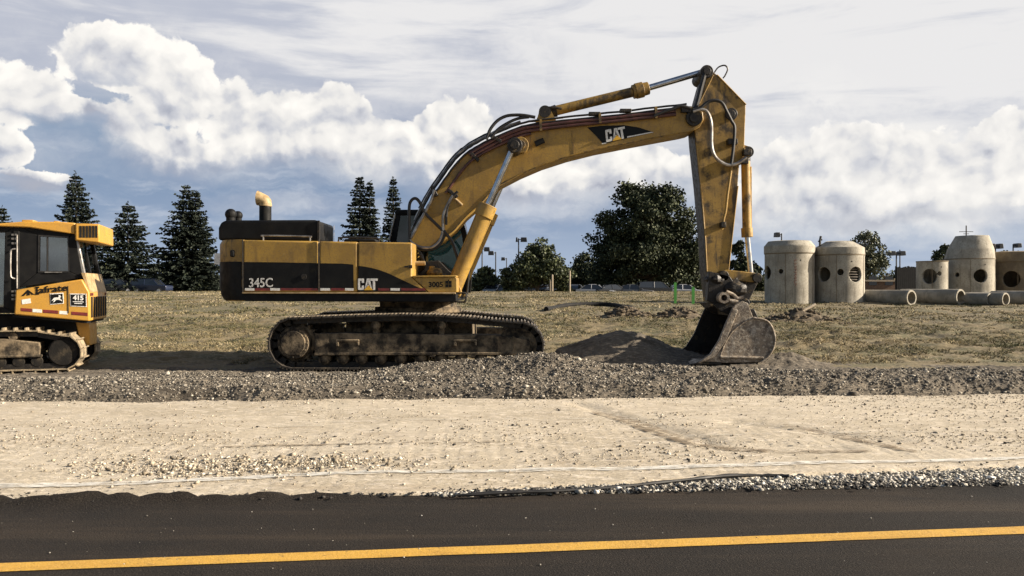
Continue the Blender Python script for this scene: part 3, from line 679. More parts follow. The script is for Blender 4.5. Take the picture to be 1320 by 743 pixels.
m.rings(rr, cap=False); m.tube(smooth_path([e(936, 376, 16.5), e(945, 380, 16.5), e(951, 385, 16.5), e(958, 383, 16.5)], 3), .035, 8); m.tube([e(940, 388, 16.45), e(951, 389.5, 16.45)], .04, 8)
m.build('bucket_pin', 'bucket', ex)

# ---- bucket: two side plates, wrapped shell, cutting edge and teeth
K0, K1 = 16.1, 18.35
SIDE = [(950, 391), (957, 388.5), (964, 391), (967, 399), (971, 410), (983.5, 412), (991, 416), (996.5, 425), (999, 437), (997, 449), (991, 459), (981, 467), (940, 468), (899, 468), (915, 457), (927, 438), (936, 416), (944, 398)]
WRAP = SIDE[3:14]
bk = MB().prism(exz(SIDE, K0), dy(K0), dy(K0 + .06)).build('bucket', 'bucket', ex, bevel=.008)
MB().prism(exz(SIDE, K0), dy(K1 - .06), dy(K1)).build('side_plate', 'grease_and_shade', bk, bevel=.008)  # dark colour paints the shade inside the bucket
m = MB(); o = exz(WRAP, K0); cpt = exz([(958, 436)], K0)[0]
inn = [(p[0] + (cpt[0] - p[0]) * .05, p[1] + (cpt[1] - p[1]) * .05) for p in o]
out_ = [(p[0] + (p[0] - cpt[0]) * .012, p[1] + (p[1] - cpt[1]) * .012) for p in o]
m.loft([(p[0], dy(K0 + .055), p[1]) for p in out_ + inn[::-1]], [(p[0], dy(K1 - .055), p[1]) for p in out_ + inn[::-1]])
m.build('bucket_shell', 'grease_and_shade', bk, angle=50)
m = MB()
ring = smooth_path([e(p[0], p[1], K0 - .012) for p in SIDE[4:12]], 4); m.tube(ring, .022, 8)
m.tube(smooth_path([e(p[0], p[1], K0 - .012) for p in ((971, 411), (962, 414), (953, 420), (944, 428), (936, 440), (931, 452), (928, 461))], 4), .016, 6)
m.tube([e(929, 460.5, K0 - .012), e(984, 461.5, K0 - .012)], .03, 8)
m.build('wear_strip', 'bucket', bk)
m = MB(); m.prism(exz([(944, 398), (936, 416), (927, 438), (915, 457), (899, 468), (903, 468), (922, 459), (935, 440), (944, 418), (951, 400)], K0), dy(K0 - .035), dy(K0 + .005)); m.build('side_cutter', 'bucket', bk, bevel=.008)
m = MB(); m.prism(exz([(893, 470), (902, 466), (930, 467), (930, 470)], K0), dy(K0), dy(K1)); m.build('cutting_edge', 'grease_and_shade', bk)
for j in range(5):
    y = dy(K0 + .12 + (K1 - K0 - .24) * j / 4); v = e(899, 469, K0)
    m = MB(); m.loft([(v.x + .1, y - .07, v.z - .03), (v.x + .1, y + .07, v.z - .03), (v.x + .1, y + .07, v.z + .05), (v.x + .1, y - .07, v.z + .05)], [(v.x - .22, y - .035, v.z - .06), (v.x - .22, y + .035, v.z - .06), (v.x - .22, y + .035, v.z - .04), (v.x - .22, y - .035, v.z - .04)]); m.build('bucket_tooth', 'grease_and_shade', bk)
m = MB()
m.prism(exz([(920, 392), (955, 389), (968, 400), (971, 411), (955, 412), (930, 402)], 16.5), dy(16.55), dy(16.63)); m.prism(exz([(920, 392), (955, 389), (968, 400), (971, 411), (955, 412), (930, 402)], 16.5), dy(17.7), dy(17.78))
m.prism(exz([(941, 396), (966, 398), (972, 412), (945, 408)], 16.5), dy(K0 + .05), dy(K1 - .05))
m.build('bucket_ear', 'grease_and_shade', bk, bevel=.01)

# hoses looping at the foot of the boom
for P, r, mm in (([(528.5, 312), (527.5, 295), (527.5, 268), (530, 259), (535.5, 256), (541, 261), (549, 276), (565, 292), (581, 309), (588, 327), (594, 346), (598, 357), (594, 366)], .032, 'rubber'),
                 ([(528, 309), (533, 315), (545, 319.5), (558, 318.5), (567, 310), (571, 297), (571, 282), (575, 268), (584, 252)], .032, 'hosebright'),
                 ([(529, 313), (536, 319), (550, 322.5), (563, 319), (571, 309), (573.5, 297)], .03, 'rubber'),
                 ([(575, 290), (576, 270), (582, 256), (590, 247)], .028, 'rubber'),
                 ([(627, 180), (632, 167), (641, 156), (652, 150), (664, 148.5), (676, 149), (690, 151.5)], .034, 'rubber'),
                 ([(633, 178), (642, 167), (655, 158.5), (668, 153), (682, 151)], .032, 'rubber'),
                 ([(560, 245), (556, 258), (548, 274), (538, 292), (530, 307)], .03, 'hosebright')):
    m = MB(); m.tube(smooth_path([e(p[0], p[1], 16.62) for p in P], 5), r, 8); m.build('hydraulic_hose', mm, ex)


# ================================================================ BULLDOZER (at the edge of the frame, its blade pointing away to the left)
DTH = R(17)
DP = wp(115, 371.5, 15.6); DP.z = 0
DU = Vector((math.cos(DTH), math.sin(DTH), 0)); DV = Vector((-math.sin(DTH), math.cos(DTH), 0))
dz_root = empty('bulldozer', DP, DTH)
tag(dz_root, 'yellow bulldozer with a dark enclosed cab, cut off by the picture edge', 'bulldozer')


def dz(px, py, off=0.0):
    """photo pixel on the vertical plane OFF metres in from the dozer's side -> dozer coordinates"""
    a = (px - PCX) / FPX; P = DP + DV * off
    t = (a * P.y - P.x) / (DU.x - a * DU.y); d = P.y + t * DU.y
    return Vector((t, off, EYE - (py - PCY) / FPX * d))
def dxz(pts, off=0.0): return [(v.x, v.z) for v in (dz(p[0], p[1], off) for p in pts)]

W = 1.75
# tracks
for (y0, y1, s) in ((-.06, .46, 1), (W - .46, W + .06, -1)):
    def Y(o): return y0 + o if s == 1 else y1 - o
    c = dxz([(81, 454.3)])[0]; r = c[1] + .02; fx = c[0] - 2.55; fr_ = .36
    P = [(c[0] + r * math.sin(R(a)), c[1] + r * math.cos(R(a))) for a in range(0, 181, 12)]
    P += [(c[0] - .6, -.02), (c[0] - 1.6, -.02)] + [(fx - fr_ * math.sin(R(a)), fr_ - .02 - fr_ * math.cos(R(a))) for a in range(0, 181, 15)]
    P += [(fx + .5, .80), (fx + 1.2, .85), (c[0] - .5, .845)]
    belt = make_belt([(p[0], p[1]) for p in P][::-1], y0, y1, .19, -1 if False else 1, grouser=.05, nbars=1, th=.022, gap=.006)
    belt = belt.build('crawler_track', ['dust', 'grease_and_shade'], dz_root, smooth=False)
    wheel(MB(), c, r - .16, Y(.14), Y(.36), 13).build('drive_sprocket', 'trackdark', belt, bevel=.01)
    m = MB(); m.cyl((c[0], Y(.06), c[1]), (c[0], Y(.2), c[1]), .26, .30, n=28); m.build('final_drive', 'trackdark', belt, bevel=.02)
    wheel(MB(), (fx, fr_ - .0), fr_ - .13, Y(.1), Y(.4)).build('idler_wheel', 'trackside', belt, bevel=.02)
    m = MB(); m.prism([(c[0] - .40, .30), (c[0] - .40, .56), (c[0] - 1.0, .64), (fx + .2, .60), (fx + .1, .34)], Y(.06), Y(.44)); m.prism([(c[0] - .35, .28), (c[0] - .35, .33), (fx + .3, .33), (fx + .3, .28)], Y(.04), Y(.1))
    m.build('track_frame', 'trackside', belt, bevel=.015)
    for k in range(6):
        x = c[0] - .45 - k * .31; m = MB(); m.cyl((x, Y(.08), .20), (x, Y(.44), .20), .105, n=18); m.build('track_roller', 'trackdark', belt, bevel=.01)
    for x in (c[0] - .85, c[0] - 1.7):
        m = MB(); m.cyl((x, Y(.08), .68), (x, Y(.44), .68), .075, n=16); m.build('carrier_roller', 'trackside', belt)

# belly and drawbar
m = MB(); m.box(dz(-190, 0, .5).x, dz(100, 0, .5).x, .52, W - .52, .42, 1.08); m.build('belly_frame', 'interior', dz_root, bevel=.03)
m = MB(); m.prism(dxz([(97, 414), (114.5, 413), (115.5, 430), (115, 446), (106, 447), (101, 432)], .5), .5, W - .5); m.build('drawbar_bracket', 'orange', dz_root, bevel=.02)
# rear tank body
T0 = -.02
body = MB().prism(dxz([(20, 374), (60, 367.3), (105.5, 360), (115, 377), (115, 414.3), (18, 406)], T0), T0, W + .02).build('body', 'orange', dz_root, bevel=.025, seg=3)
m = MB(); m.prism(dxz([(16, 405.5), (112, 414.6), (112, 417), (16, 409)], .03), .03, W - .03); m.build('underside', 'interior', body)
m = MB()
for px in (87.6,): m.tube([dz(px, 369, T0 - .004), dz(px + .5, 404, T0 - .004)], .008, 5)
m.build('panel_seam', 'grease_and_shade', body)
for seg, mm in (((27, 41), 'redtape'), ((42, 54), 'white'), ((55.5, 75), 'redtape'), ((76.5, 87), 'white'), ((92, 113), 'redtape')):
    a, b = seg; y = lambda x: 397.2 + (x - 27) * .072
    m = MB(); m.prism(dxz([(a, y(a)), (b, y(b)), (b, y(b) + 4.2), (a, y(a) + 4.2)], T0), T0 - .004, T0 + .004); m.build('reflective_tape', mm, body)
# lettering and badges
OD = (0, -1, 0)
def D4(x0, y0, x1, y1, sl=0, o=-.006): return [dz(a, b + (a - x0) * sl, T0 + o) for a, b in ((x0, y1), (x1, y1), (x1, y0), (x0, y0))]
m = MB(); text_into(m, 'Iafrate', D4(46.5, 370.3, 87.0, 379.0, -.10), OD, bold=.02)
for (x0, x1, y) in ((45.6, 50.6, 370.0), (45.6, 50.6, 378.6)):
    m.prism(dxz([(x0, y), (x1, y - .3), (x1, y + 1.3), (x0, y + 1.6)], T0), T0 - .01, T0)
m.build('lettering', 'blackclean', body)
m = MB(); m.prism(dxz([(27.5, 382), (36, 373.5), (44.5, 379.8), (41.5, 380.3), (38.2, 377.2), (38.6, 380.8), (34.2, 381.2), (35.4, 377.2), (31.2, 381.6)], T0), T0 - .006, T0 + .002); m.build('emblem', 'blackclean', body)
m = MB(); m.prism(dxz([(28, 386.5), (39, 385), (40, 391), (28.5, 392.5)], T0), T0 - .005, T0 + .002); m.build('sticker', 'white', body)
bd = MB(); bd.prism(dxz([(64, 378.6), (81.5, 377.6), (82.4, 391.6), (64.8, 393.2)], T0), T0 - .006, T0 + .002); bdg = bd.build('badge', 'whiteworn', body, bevel=.02)
m = MB(); m.prism(dxz([(65, 379.8), (80.6, 378.8), (81.4, 390.6), (65.8, 392)], T0), T0 - .010, T0 - .002); m.build('badge_field', 'blackclean', bdg, bevel=.02) if False else m.build('badge_field', 'blackclean', body)
deer = [(66.5, 388.2), (68.2, 386.2), (69.8, 384.2), (72.6, 383.6), (75, 383.8), (76.2, 382), (75.4, 380.2), (76.8, 381.2), (77.8, 380), (77.8, 381.8), (79.2, 383), (77.8, 383.8), (77.6, 385.4), (79.6, 386.8), (80.4, 388.6), (78.6, 387.6), (76.4, 386.8), (74.2, 386.6), (72, 387.2), (70.6, 389.2), (68.2, 390.2), (69.6, 388), (69.8, 386.6), (68.2, 387.6)]
m = MB(); m.prism(dxz(deer, T0), T0 - .014, T0 - .008); m.build('deer_emblem', 'white', body)
m = MB(); m.prism(dxz([(90.2, 378.6), (111.4, 378.8), (112, 396), (90.8, 395)], T0), T0 - .006, T0 + .002); m.build('badge', 'whiteworn', body)
m = MB(); m.prism(dxz([(91.2, 379.8), (110.4, 380), (111, 394.8), (91.8, 394)], T0), T0 - .010, T0 - .002); m.build('badge_field', 'blackclean', body)
m = MB(); text_into(m, '415', D4(94, 380.6, 107.5, 387.2, .03, -.010), OD, bold=.04)
for k, (x0, x1) in enumerate(((94, 108), (96, 106))):
    yy = 388.6 + k * 2.2; m.prism(dxz([(x0, yy), (x1, yy + .4), (x1, yy + 1.3), (x0, yy + .9)], T0), T0 - .014, T0 - .008)
m.build('lettering', 'white', body)
# tail lamps and grille on the rear face
xr = dz(115, 390, T0).x
m = MB()
for k in range(7): y = .14 + k * .235; m.box(xr - .01, xr + .012, y, y + .12, dz(115, 410, 0).z, dz(115, 383, 0).z)
m.build('tail_grille', 'interior', body)
for y in (.06, .2, W - .2): MB().box(xr - .01, xr + .02, y, y + .07, dz(115, 381.5, 0).z, dz(115, 378, 0).z).build('tail_lamp', 'redtape', body)

# cab shell: window-holed sides, pillars, glass
def ring_panel(m, outer, hole, y0, y1):
    """4-corner outline with a 4-corner hole, as four bars"""
    for k in range(4):
        j = (k + 1) % 4; m.prism([outer[k], outer[j], hole[j], hole[k]], y0, y1)
for s in (0, 1):
    off = .10
    y0, y1 = (off, off + .07) if s == 0 else (W - off - .07, W - off)
    m = MB()
    o1 = dxz([(24, 371), (107, 358), (96, 300), (24, 291)], off); h1 = dxz([(50, 350), (88.5, 350), (87.5, 306.5), (50.5, 304.5)], off)
    ring_panel(m, o1, h1, y0, y1)
    o2 = dxz([(-62, 404), (21, 404), (21, 290.5), (-55, 290.5)], off); h2 = dxz([(-48, 396), (4, 396), (6, 300), (-44, 300)], off)
    ring_panel(m, o2, h2, y0 + .01, y1 - .01)
    m.prism(dxz([(17, 404), (25, 404), (25, 290), (17, 290)], off), y0 - .01, y1)
    if s == 0: cabs = m.build('cab', 'black', dz_root, bevel=.012)
    else: m.build('cab_side', 'black', cabs, bevel=.012)
    MB().prism(h1, y0 + .03, y0 + .04).build('cab_window', 'cabglass', cabs)
    MB().prism(h2, y0 + .03, y0 + .04).build('door_window', 'cabglass', cabs)
    if s == 0:
        m = MB(); ring_panel(m, dxz([(49, 351.5), (89.5, 351.5), (88.5, 305), (49.5, 303)], off), dxz([(50.5, 349.6), (88, 349.6), (87, 307), (51, 305)], off), y0 - .012, y0); m.prism(dxz([(60, 350), (61.2, 350), (61.2, 305), (60, 305)], off), y0 - .01, y0 + .02); m.build('window_frame', 'rubber', cabs)
        m = MB(); m.prism(dxz([(58, 350.6), (80, 350.6), (80, 351.8), (58, 351.8)], off), y0 - .03, y0); m.build('window_sill', 'hosebright', cabs)
        m = MB(); m.tube(smooth_path([dz(20, 321, off - .05), dz(15, 322, off - .07), dz(13.8, 327, off - .07), dz(13.6, 352, off - .07), dz(15, 358, off - .07), dz(19.5, 359.5, off - .05)], 3), .016, 8); m.build('door_handle', 'hosebright', cabs)
        m = MB(); m.tube([dz(22, 303, off - .02), dz(22, 372, off - .02)], .014, 6); m.build('door_trim', 'hosebright', cabs)
        for py in (303, 308, 314, 376, 381, 386):
            for px in (16.4, 20.6): k = dz(px, py, off - .01); MB().box(k.x - .018, k.x + .018, k.y - .012, k.y + .01, k.z - .018, k.z + .018).build('hinge_bolt', 'hosebright', cabs)
        # sloping rear pillar, its sunlit face painted pale on the near side
    m = MB(); yy = y0 if s == 0 else y1 - .09
    m.prism(dxz([(96.5, 302), (99.5, 302), (110.5, 357), (106, 357)], off), yy, yy + .09); m.build('cab_pillar', 'hosebright' if s == 0 else 'black', cabs, bevel=.01)
m = MB(); a = [dz(98, 303, .18), dz(108, 357, .18)]; n = [Vector((p.x, W - .18, p.z)) for p in a]; m.add([a[0], a[1], n[1], n[0]], [(0, 1, 2, 3)]); m.build('back_window', 'cabglass', cabs)
m = MB()
a = dxz([(97.5, 306), (99, 306), (109, 357), (107, 357)], .1)
m.prism(a, .78, .84); m.build('wiper_bar', 'black', cabs)
m = MB(); m.prism(dxz([(105.5, 352), (110, 352), (117, 376.5), (114.6, 376.5)], .1), .05, W - .05); m.build('tank_cover', 'cream', body)  # pale sheet: dust and glancing sun painted on the sloping facet
# roof
m = MB(); roofp = [(-66, 291), (0, 288.2), (28, 285.8), (75, 286), (96.5, 287.5), (96.5, 302), (60, 297), (38, 293.5), (0, 292), (-66, 296)]
roof = m.prism(dxz(roofp, .02), .02, W - .02).build('cab_roof', 'orange', dz_root, bevel=.02)
m = MB(); m.prism(dxz([(96.5, 288), (128, 288.8), (128.5, 313.2), (96.5, 310.6)], -.02), -.02, W - .28); gb = m.build('roof_grille_box', 'orange', roof, bevel=.03, seg=3)
m = MB()
for k in range(6):
    x = 102.6 + k * 4.1; m.prism(dxz([(x, 291.4), (x + 2.6, 291.6), (x + 2.6, 306.6), (x, 306.2)], -.02), -.028, .0)
m.build('roof_louvre', 'interior', roof)
MB().prism(dxz([(28, 283.4), (43, 283.6), (43, 287), (28, 287)], .05), .05, .35).build('roof_lamp', 'orange', roof, bevel=.012); MB().prism(dxz([(69, 284.8), (76, 285.2), (76, 288), (69, 288)], .05), .05, .3).build('roof_lamp', 'orange', roof, bevel=.012)
# seat and console seen through the glass
m = MB(); x = dz(40, 0, .8).x; m.prism([(x, 1.45), (x + .5, 1.45), (x + .62, 2.3), (x + .48, 2.32), (x + .36, 1.62), (x, 1.6)], .6, 1.15); m.build('operator_seat', 'interior', cabs, bevel=.05)
# bonnet, stack and blade (out of frame, towards the blade end)
xf = dz(-60, 0, .1).x
m = MB(); m.prism([(xf, 1.05), (xf - 1.25, 1.0), (xf - 1.3, 1.55), (xf - 1.25, 1.75), (xf, 2.0)], .5, W - .5); hoodo = m.build('bonnet', 'orange', dz_root, bevel=.03)
m = MB(); m.cyl((xf - .6, W / 2, 1.85), (xf - .6, W / 2, 2.5), .06, n=14); m.build('exhaust_pipe', 'black', hoodo)
for y in (-.16, W + .06): MB().prism([(xf - .3, .42), (xf - .3, .6), (xf - 2.0, .45), (xf - 2.0, .27)], y, y + .1).build('push_arm', 'orange', dz_root)
m = MB(); bp = [(xf - 2.0 - .28 * math.cos(a) + .1, .62 + .6 * math.sin(a)) for a in np.linspace(-1.25, 1.25, 14)]
m.prism([(p[0] + .0, p[1]) for p in bp] + [(p[0] + .06, p[1]) for p in bp[::-1]], -.7, W + .7); m.build('blade', 'orange', dz_root)


# ================================================================ TERRAIN
def ghi(x, y):
    """field height: flat work strip, then a slow rise to a crest, then down to the parking area"""
    x = np.asarray(x, float); y = np.asarray(y, float)
    rise = .0240 * np.clip(y - 16.5, 0, None)
    crest = .0240 * (70 - 16.5)
    drop = sstep(70, 84, y)
    park = .62 + .30 * sstep(-14, -24, x)
    z = np.minimum(rise, crest) * (1 - drop) + park * drop
    z = z + (fbm(x * .35, y * .35, 3, 4) - .5) * .22 * sstep(17, 24, y) * (1 - sstep(60, 75, y))
    z = z + (fbm(x * 1.6, y * 1.6, 5, 3) - .5) * .12 * sstep(16.3, 19, y) * (1 - sstep(40, 60, y)) + (fbm(x * 4.5, y * 4.5, 6, 3) - .5) * .17 * sstep(16.3, 17.5, y) * (1 - sstep(34, 42, y))
    for cx, cy, h, sx, sy in ((4.7, 33.4, .22, .8, .6), (6.7, 32.6, .25, .8, .5), (10.7, 30, .22, 1.0, .6), (9.6, 24, .18, 1.1, .6), (7.9, 21.0, .16, .9, .45), (-3, 30, .12, 2, 1)):
        z = z + h * np.exp(-((x - cx) / sx) ** 2 - ((y - cy) / sy) ** 2) * (.7 + .6 * vnoise(x * 4, y * 4, 8))
    z = z - .10 * (1 - sstep(15.2, 16.6, y))
    return z


def axis(segs):
    out = []
    for a, b, n in segs: out += list(np.linspace(a, b, n, endpoint=False))
    return np.array(out + [segs[-1][1]])

gx = axis([(-3000, -300, 14), (-300, -60, 24), (-60, -22, 40), (-22, 22, 300), (22, 60, 60), (60, 300, 24), (300, 3000, 14)])
gy = axis([(-60, 4, 12), (4, 15, 12), (15, 30, 170), (30, 90, 150), (90, 300, 30), (300, 3500, 24)])
X, Y_ = np.meshgrid(gx, gy)
MT['ground'] = mat('dry_grass_ground', (.15, .118, .062), (.08, .075, .033), scale=.55, lo=.42, hi=.60, dirt=(.065, .052, .034), dscale=.8, dlo=.54, dhi=.68, damount=.8, rough=1, bump=1.2, bscale=9, fine=(.22, .17, .10), fscale=13)
grid_mesh('ground', X, Y_, ghi(X, Y_), 'ground', 'structure')

# gravel base of the new lane
def edge_y(x): return 6.22 + .075 * x
def dirt_front(x): return np.where(x < -.4, edge_y(x) - .0, edge_y(x) + np.clip((x + .4), 0, None) * .15 * (1 - .35 * np.clip((x + .4) / 6, 0, 1)))
MT['dirt'] = mat('compacted_limestone_base', (.48, .415, .315), (.40, .34, .25), scale=.8, lo=.38, hi=.64, dirt=(.27, .205, .135), dscale=.9, dlo=.54, dhi=.74, damount=.6, rough=1, bump=.9, bscale=30, stretch=(.5, 1.2, 1), fine=(.58, .51, .41), fscale=14)
xs = np.linspace(-26, 26, 1041); t = np.linspace(0, 1, 170)
X = np.repeat(xs[None, :], len(t), 0); f = dirt_front(xs)
wob = (fbm(xs * 1.3, xs * 0, 11, 4) - .5) * .10 + (fbm(xs * 6, xs * 0, 12, 3) - .5) * .05
Yd = (f + wob)[None, :] * (1 - t[:, None]) + 13.2 * t[:, None]
Zd = .035 + (fbm(X * .8, Yd * 1.6, 21, 3) - .5) * .035 + (fbm(X * 9, Yd * 9, 23, 3) - .5) * .012
Zd += .0045 * np.sin(X * 46 + Yd * 3) * sstep(.35, .6, fbm(X * .5, Yd * .9, 29, 2)) * (1 - sstep(8.2, 9.5, Yd))        # fine roller ribs
for x0, y0_, x1, y1_ in ((.9, 10.9, 2.0, 8.2), (2.0, 8.2, 3.2, 7.9), (2.6, 9.4, 3.9, 8.3)):    # shallow ruts
    px_, py_ = x1 - x0, y1_ - y0_; tt = np.clip(((X - x0) * px_ + (Yd - y0_) * py_) / (px_ ** 2 + py_ ** 2), 0, 1)
    dd = np.hypot(X - x0 - tt * px_, Yd - y0_ - tt * py_); Zd -= .03 * np.exp(-(dd / .14) ** 2)
Zd[0] = -.02
grid_mesh('gravel_road_base', X, Yd, Zd, 'dirt', 'structure')

# asphalt, with its ragged raised lip
MT['asphalt'] = mat('fresh_asphalt', (.0145, .0110, .0085), (.010, .0080, .0066), scale=.9, dirt=(.025, .0195, .015), dscale=.5, dlo=.5, dhi=.75, damount=.7, rough=.9, spec=.25, bump=.7, bscale=70, fine=(.034, .028, .022), fscale=95)
xs = np.linspace(-26, 26, 700)
rag = (fbm(xs * 1.1, xs * 0, 31, 4) - .5) * .11 + (fbm(xs * 5, xs * 0, 32, 4) - .5) * .09
ev = edge_y(xs) + rag * (1 - .75 * sstep(-3.0, -1.0, xs))
yrow = [-14, -6, 0, 3, 4.2, 5]
prof = [(.30, 0), (.22, .004), (.15, .012), (.08, .026), (.03, .050), (.0, .040), (-.03, .0), (-.05, -.06)]
Yr = [np.full_like(xs, v) + .075 * xs for v in yrow] + [ev - a for a, _ in prof]
lf = (1.5 - 1.1 * sstep(-2.6, -.8, xs)) * (.7 + .6 * fbm(xs * 2.2, xs * 0, 33, 3))
Zr = [np.zeros_like(xs) for _ in yrow] + [b * lf * (1 + .8 * (vnoise(xs * 9, xs * 0 + a * 30, 41) - .5)) if b > 0 else np.full_like(xs, b) for a, b in prof]
grid_mesh('asphalt_road', np.repeat(xs[None, :], len(Yr), 0), np.array(Yr), np.array(Zr), 'asphalt', 'structure')
MT['roadyellow'] = mat('yellow_road_paint', (.57, .325, .045), (.50, .28, .042), scale=3, rough=.7, bump=.4, bscale=70, fine=(.62, .37, .08), fscale=60)
ylc = lambda x: 4.92 + .1128 * x
xs = np.linspace(-24, 24, 240); jit = (fbm(xs * 14, xs * 0, 51, 2) - .5) * .012
X = np.stack([xs, xs]); grid_mesh('yellow_line', X, np.stack([ylc(xs) - .075 + jit, ylc(xs) + .075 + jit[::-1]]), np.full_like(X, .005), 'roadyellow', 'structure', False)


add_layer('asphalt', (.050, .037, .026), 1.1, .46, .68, .75, (.12, 1.5, 1)); add_layer('asphalt', (.008, .0075, .007), .7, .54, .66, .7, (.3, 1.2, 1)); add_layer('asphalt', (.08, .065, .05), 95, .57, .66, .9)
add_layer('roadyellow', (.10, .065, .025), 26, .55, .66, .85, rough=.8); add_layer('roadyellow', (.40, .21, .03), 2.0, .5, .68, .6, (.4, 3, 1))
add_layer('dirt', (.62, .55, .44), 1.2, .52, .70, .6, (.10, 1.6, 1)); add_layer('dirt', (.30, .225, .145), 1.6, .58, .74, .45, (.12, 2.0, 1))


def dirt_z(x, y): return .035 + (fbm(x * .8, y * 1.6, 21, 3) - .5) * .035 + (fbm(x * 9, y * 9, 23, 3) - .5) * .012

def ribbon(name, pts, w, m, lift=.010):
    P = smooth_path([(p[0], p[1], 0) for p in pts], 40); P = np.array([(p.x, p.y) for p in P]); T = np.gradient(P, axis=0); T /= np.linalg.norm(T, axis=1)[:, None]
    N = np.stack([-T[:, 1], T[:, 0]], 1); w = np.interp(np.linspace(0, 1, len(P)), np.linspace(0, 1, len(w)), w)[:, None]
    rows = [P + N * w * s for s in (-1, -.5, 0, .5, 1)]
    X = np.array([r[:, 0] for r in rows]); Yv = np.array([r[:, 1] for r in rows])
    return grid_mesh(name, X, Yv, dirt_z(X, Yv) + lift, m, 'structure')
MT['chalk'] = streak_mat('white_chalk', (.70, .68, .62), 14, .395, .56, (.5, 3, 1), amt=.92)
MT['chalkfaint'] = streak_mat('faint_white_chalk', (.58, .54, .46), 9, .47, .66, (.2, 3, 1), amt=.8)
MT['mud'] = streak_mat('brown_mud', (.20, .15, .095), 9, .42, .58, (.8, 1.5, 1), amt=.9)
def gp(px, py, z=.035):
    d = (EYE - z) * FPX / (py - PCY); return ((px - PCX) / FPX * d, d)
ribbon('chalk_line', [gp(-200, 634), gp(0, 627), gp(200, 622), gp(440, 612), gp(700, 607), gp(820, 604.5), gp(1000, 600), gp(1320, 592), gp(1500, 588)], [.062, .062, .055, .055], 'chalk')
ribbon('faded_chalk_line', [gp(380, 546), gp(520, 542), gp(700, 540.5), gp(900, 540)], [.04], 'chalkfaint')
ribbon('faded_chalk_line', [gp(-60, 560), gp(200, 552), gp(420, 549)], [.03], 'chalkfaint')
ribbon('faded_chalk_line', [gp(820, 566), gp(1000, 560), gp(1200, 557), gp(1400, 556)], [.05], 'chalkfaint')
ribbon('mud_track', [gp(765, 531), gp(800, 540), gp(855, 559), gp(900, 574), gp(960, 582), gp(1040, 584), gp(1120, 582)], [.05, .12, .10, .07, .04], 'mud')
ribbon('mud_track', [gp(1010, 549), gp(1060, 559), gp(1120, 572), gp(1180, 583)], [.05, .09, .04], 'mud')
ribbon('mud_track', [gp(240, 578), gp(330, 575.5), gp(420, 574), gp(640, 571)], [.015, .035, .015], 'mud')

# ---------------------------------------------------------------- gravel windrow and piles
def pile(x, y, cx, cy, h, sx, sy): return h * np.exp(-np.abs((x - cx) / sx) ** 2.2 - np.abs((y - cy) / sy) ** 2.0)

def gravel_h(x, y):
    fy = 11.22 + .055 * x + (fbm(x * .9, x * 0, 61, 3) - .5) * .3
    n1 = .55 + .9 * fbm(x * .5, y * .9, 63, 3); ramp = sstep(0, .35, y - fy)
    z = -.03 + (.06 + .03 * sstep(-3.5, -1.5, x)) * ramp * (1 - sstep(13.8, 15.2, y) * .9)
    z = z + .15 * ramp * np.exp(-((y - fy - .55) / .30) ** 2) * n1
    z = z + (.05 + .10 * sstep(-3.5, -1.5, x)) * np.exp(-((y - 13.35 - .02 * x) / .42) ** 2) * (.55 + .9 * fbm(x * .4 + 7, y * .7, 64, 3)) * (1 - .6 * sstep(-3.4, -2.4, x) * (1 - sstep(2, 3, x)))
    z = z + pile(x, y, -.25, 14.55, .27, 1.35, .60) * (.8 + .4 * fbm(x * 1.2, y * 1.2, 66, 3))
    z = z + pile(x, y, -1.9, 14.5, .15, .9, .5) + pile(x, y, .75, 14.3, .16, .65, .7)
    z = z + pile(x, y, 2.1, 14.2, .17, 1.5, .55) * (.8 + .4 * fbm(x * 1.3, y * 1.3, 67, 3)) + pile(x, y, 4.1, 14.6, .10, 1.3, .5)
    z = z + pile(x, y, 2.35, 17.3, .54, .85, .75) * (.75 + .5 * fbm(x * 2.2, y * 2.2, 73, 3)) + pile(x, y, 1.3, 17.4, .30, .9, .7) + pile(x, y, 3.4, 17.4, .25, .8, .6)
    z = z + pile(x, y, 5.75, 16.6, .22, .55, .5) + pile(x, y, 4.75, 16.7, .12, .95, 1.0) + pile(x, y, 7.6, 14.9, .10, 1.3, .5) + pile(x, y, 10.3, 14.6, .10, 1.8, .6)
    # ridged imprints left by the tracks
    z = z + .005 * np.sin((x * .97 - y * .45) * 27 + 2.5 * fbm(x * 1.5, y * 1.5, 75, 2)) * sstep(.42, .56, fbm(x * .7 + 3, y * .9, 68, 2)) * ramp * sstep(.5, 2.0, x + 1.5)
    z = z + (fbm(x * 1.2, y * 4, 69, 3) - .5) * .09 * ramp - .07 * ramp * np.exp(-((y - fy - 1.15) / .16) ** 2) + (vnoise(x * 8, y * 8, 74) - .5) * .035 * ramp
    z = z + (np.abs(vnoise(x * 13, y * 13, 70) - .5) * -.05 + np.abs(vnoise(x * 27, y * 27, 71) - .5) * -.035 + .02) * (.35 + .65 * ramp)
    return z - .25 * sstep(17.9, 19.2, y) - .12 * (1 - sstep(-.3, .05, y - fy))

xs = np.linspace(-17, 17, 1150); ys = np.concatenate([np.linspace(10.1, 15.6, 250), np.linspace(15.65, 19.4, 90)])
X, Yg = np.meshgrid(xs, ys)
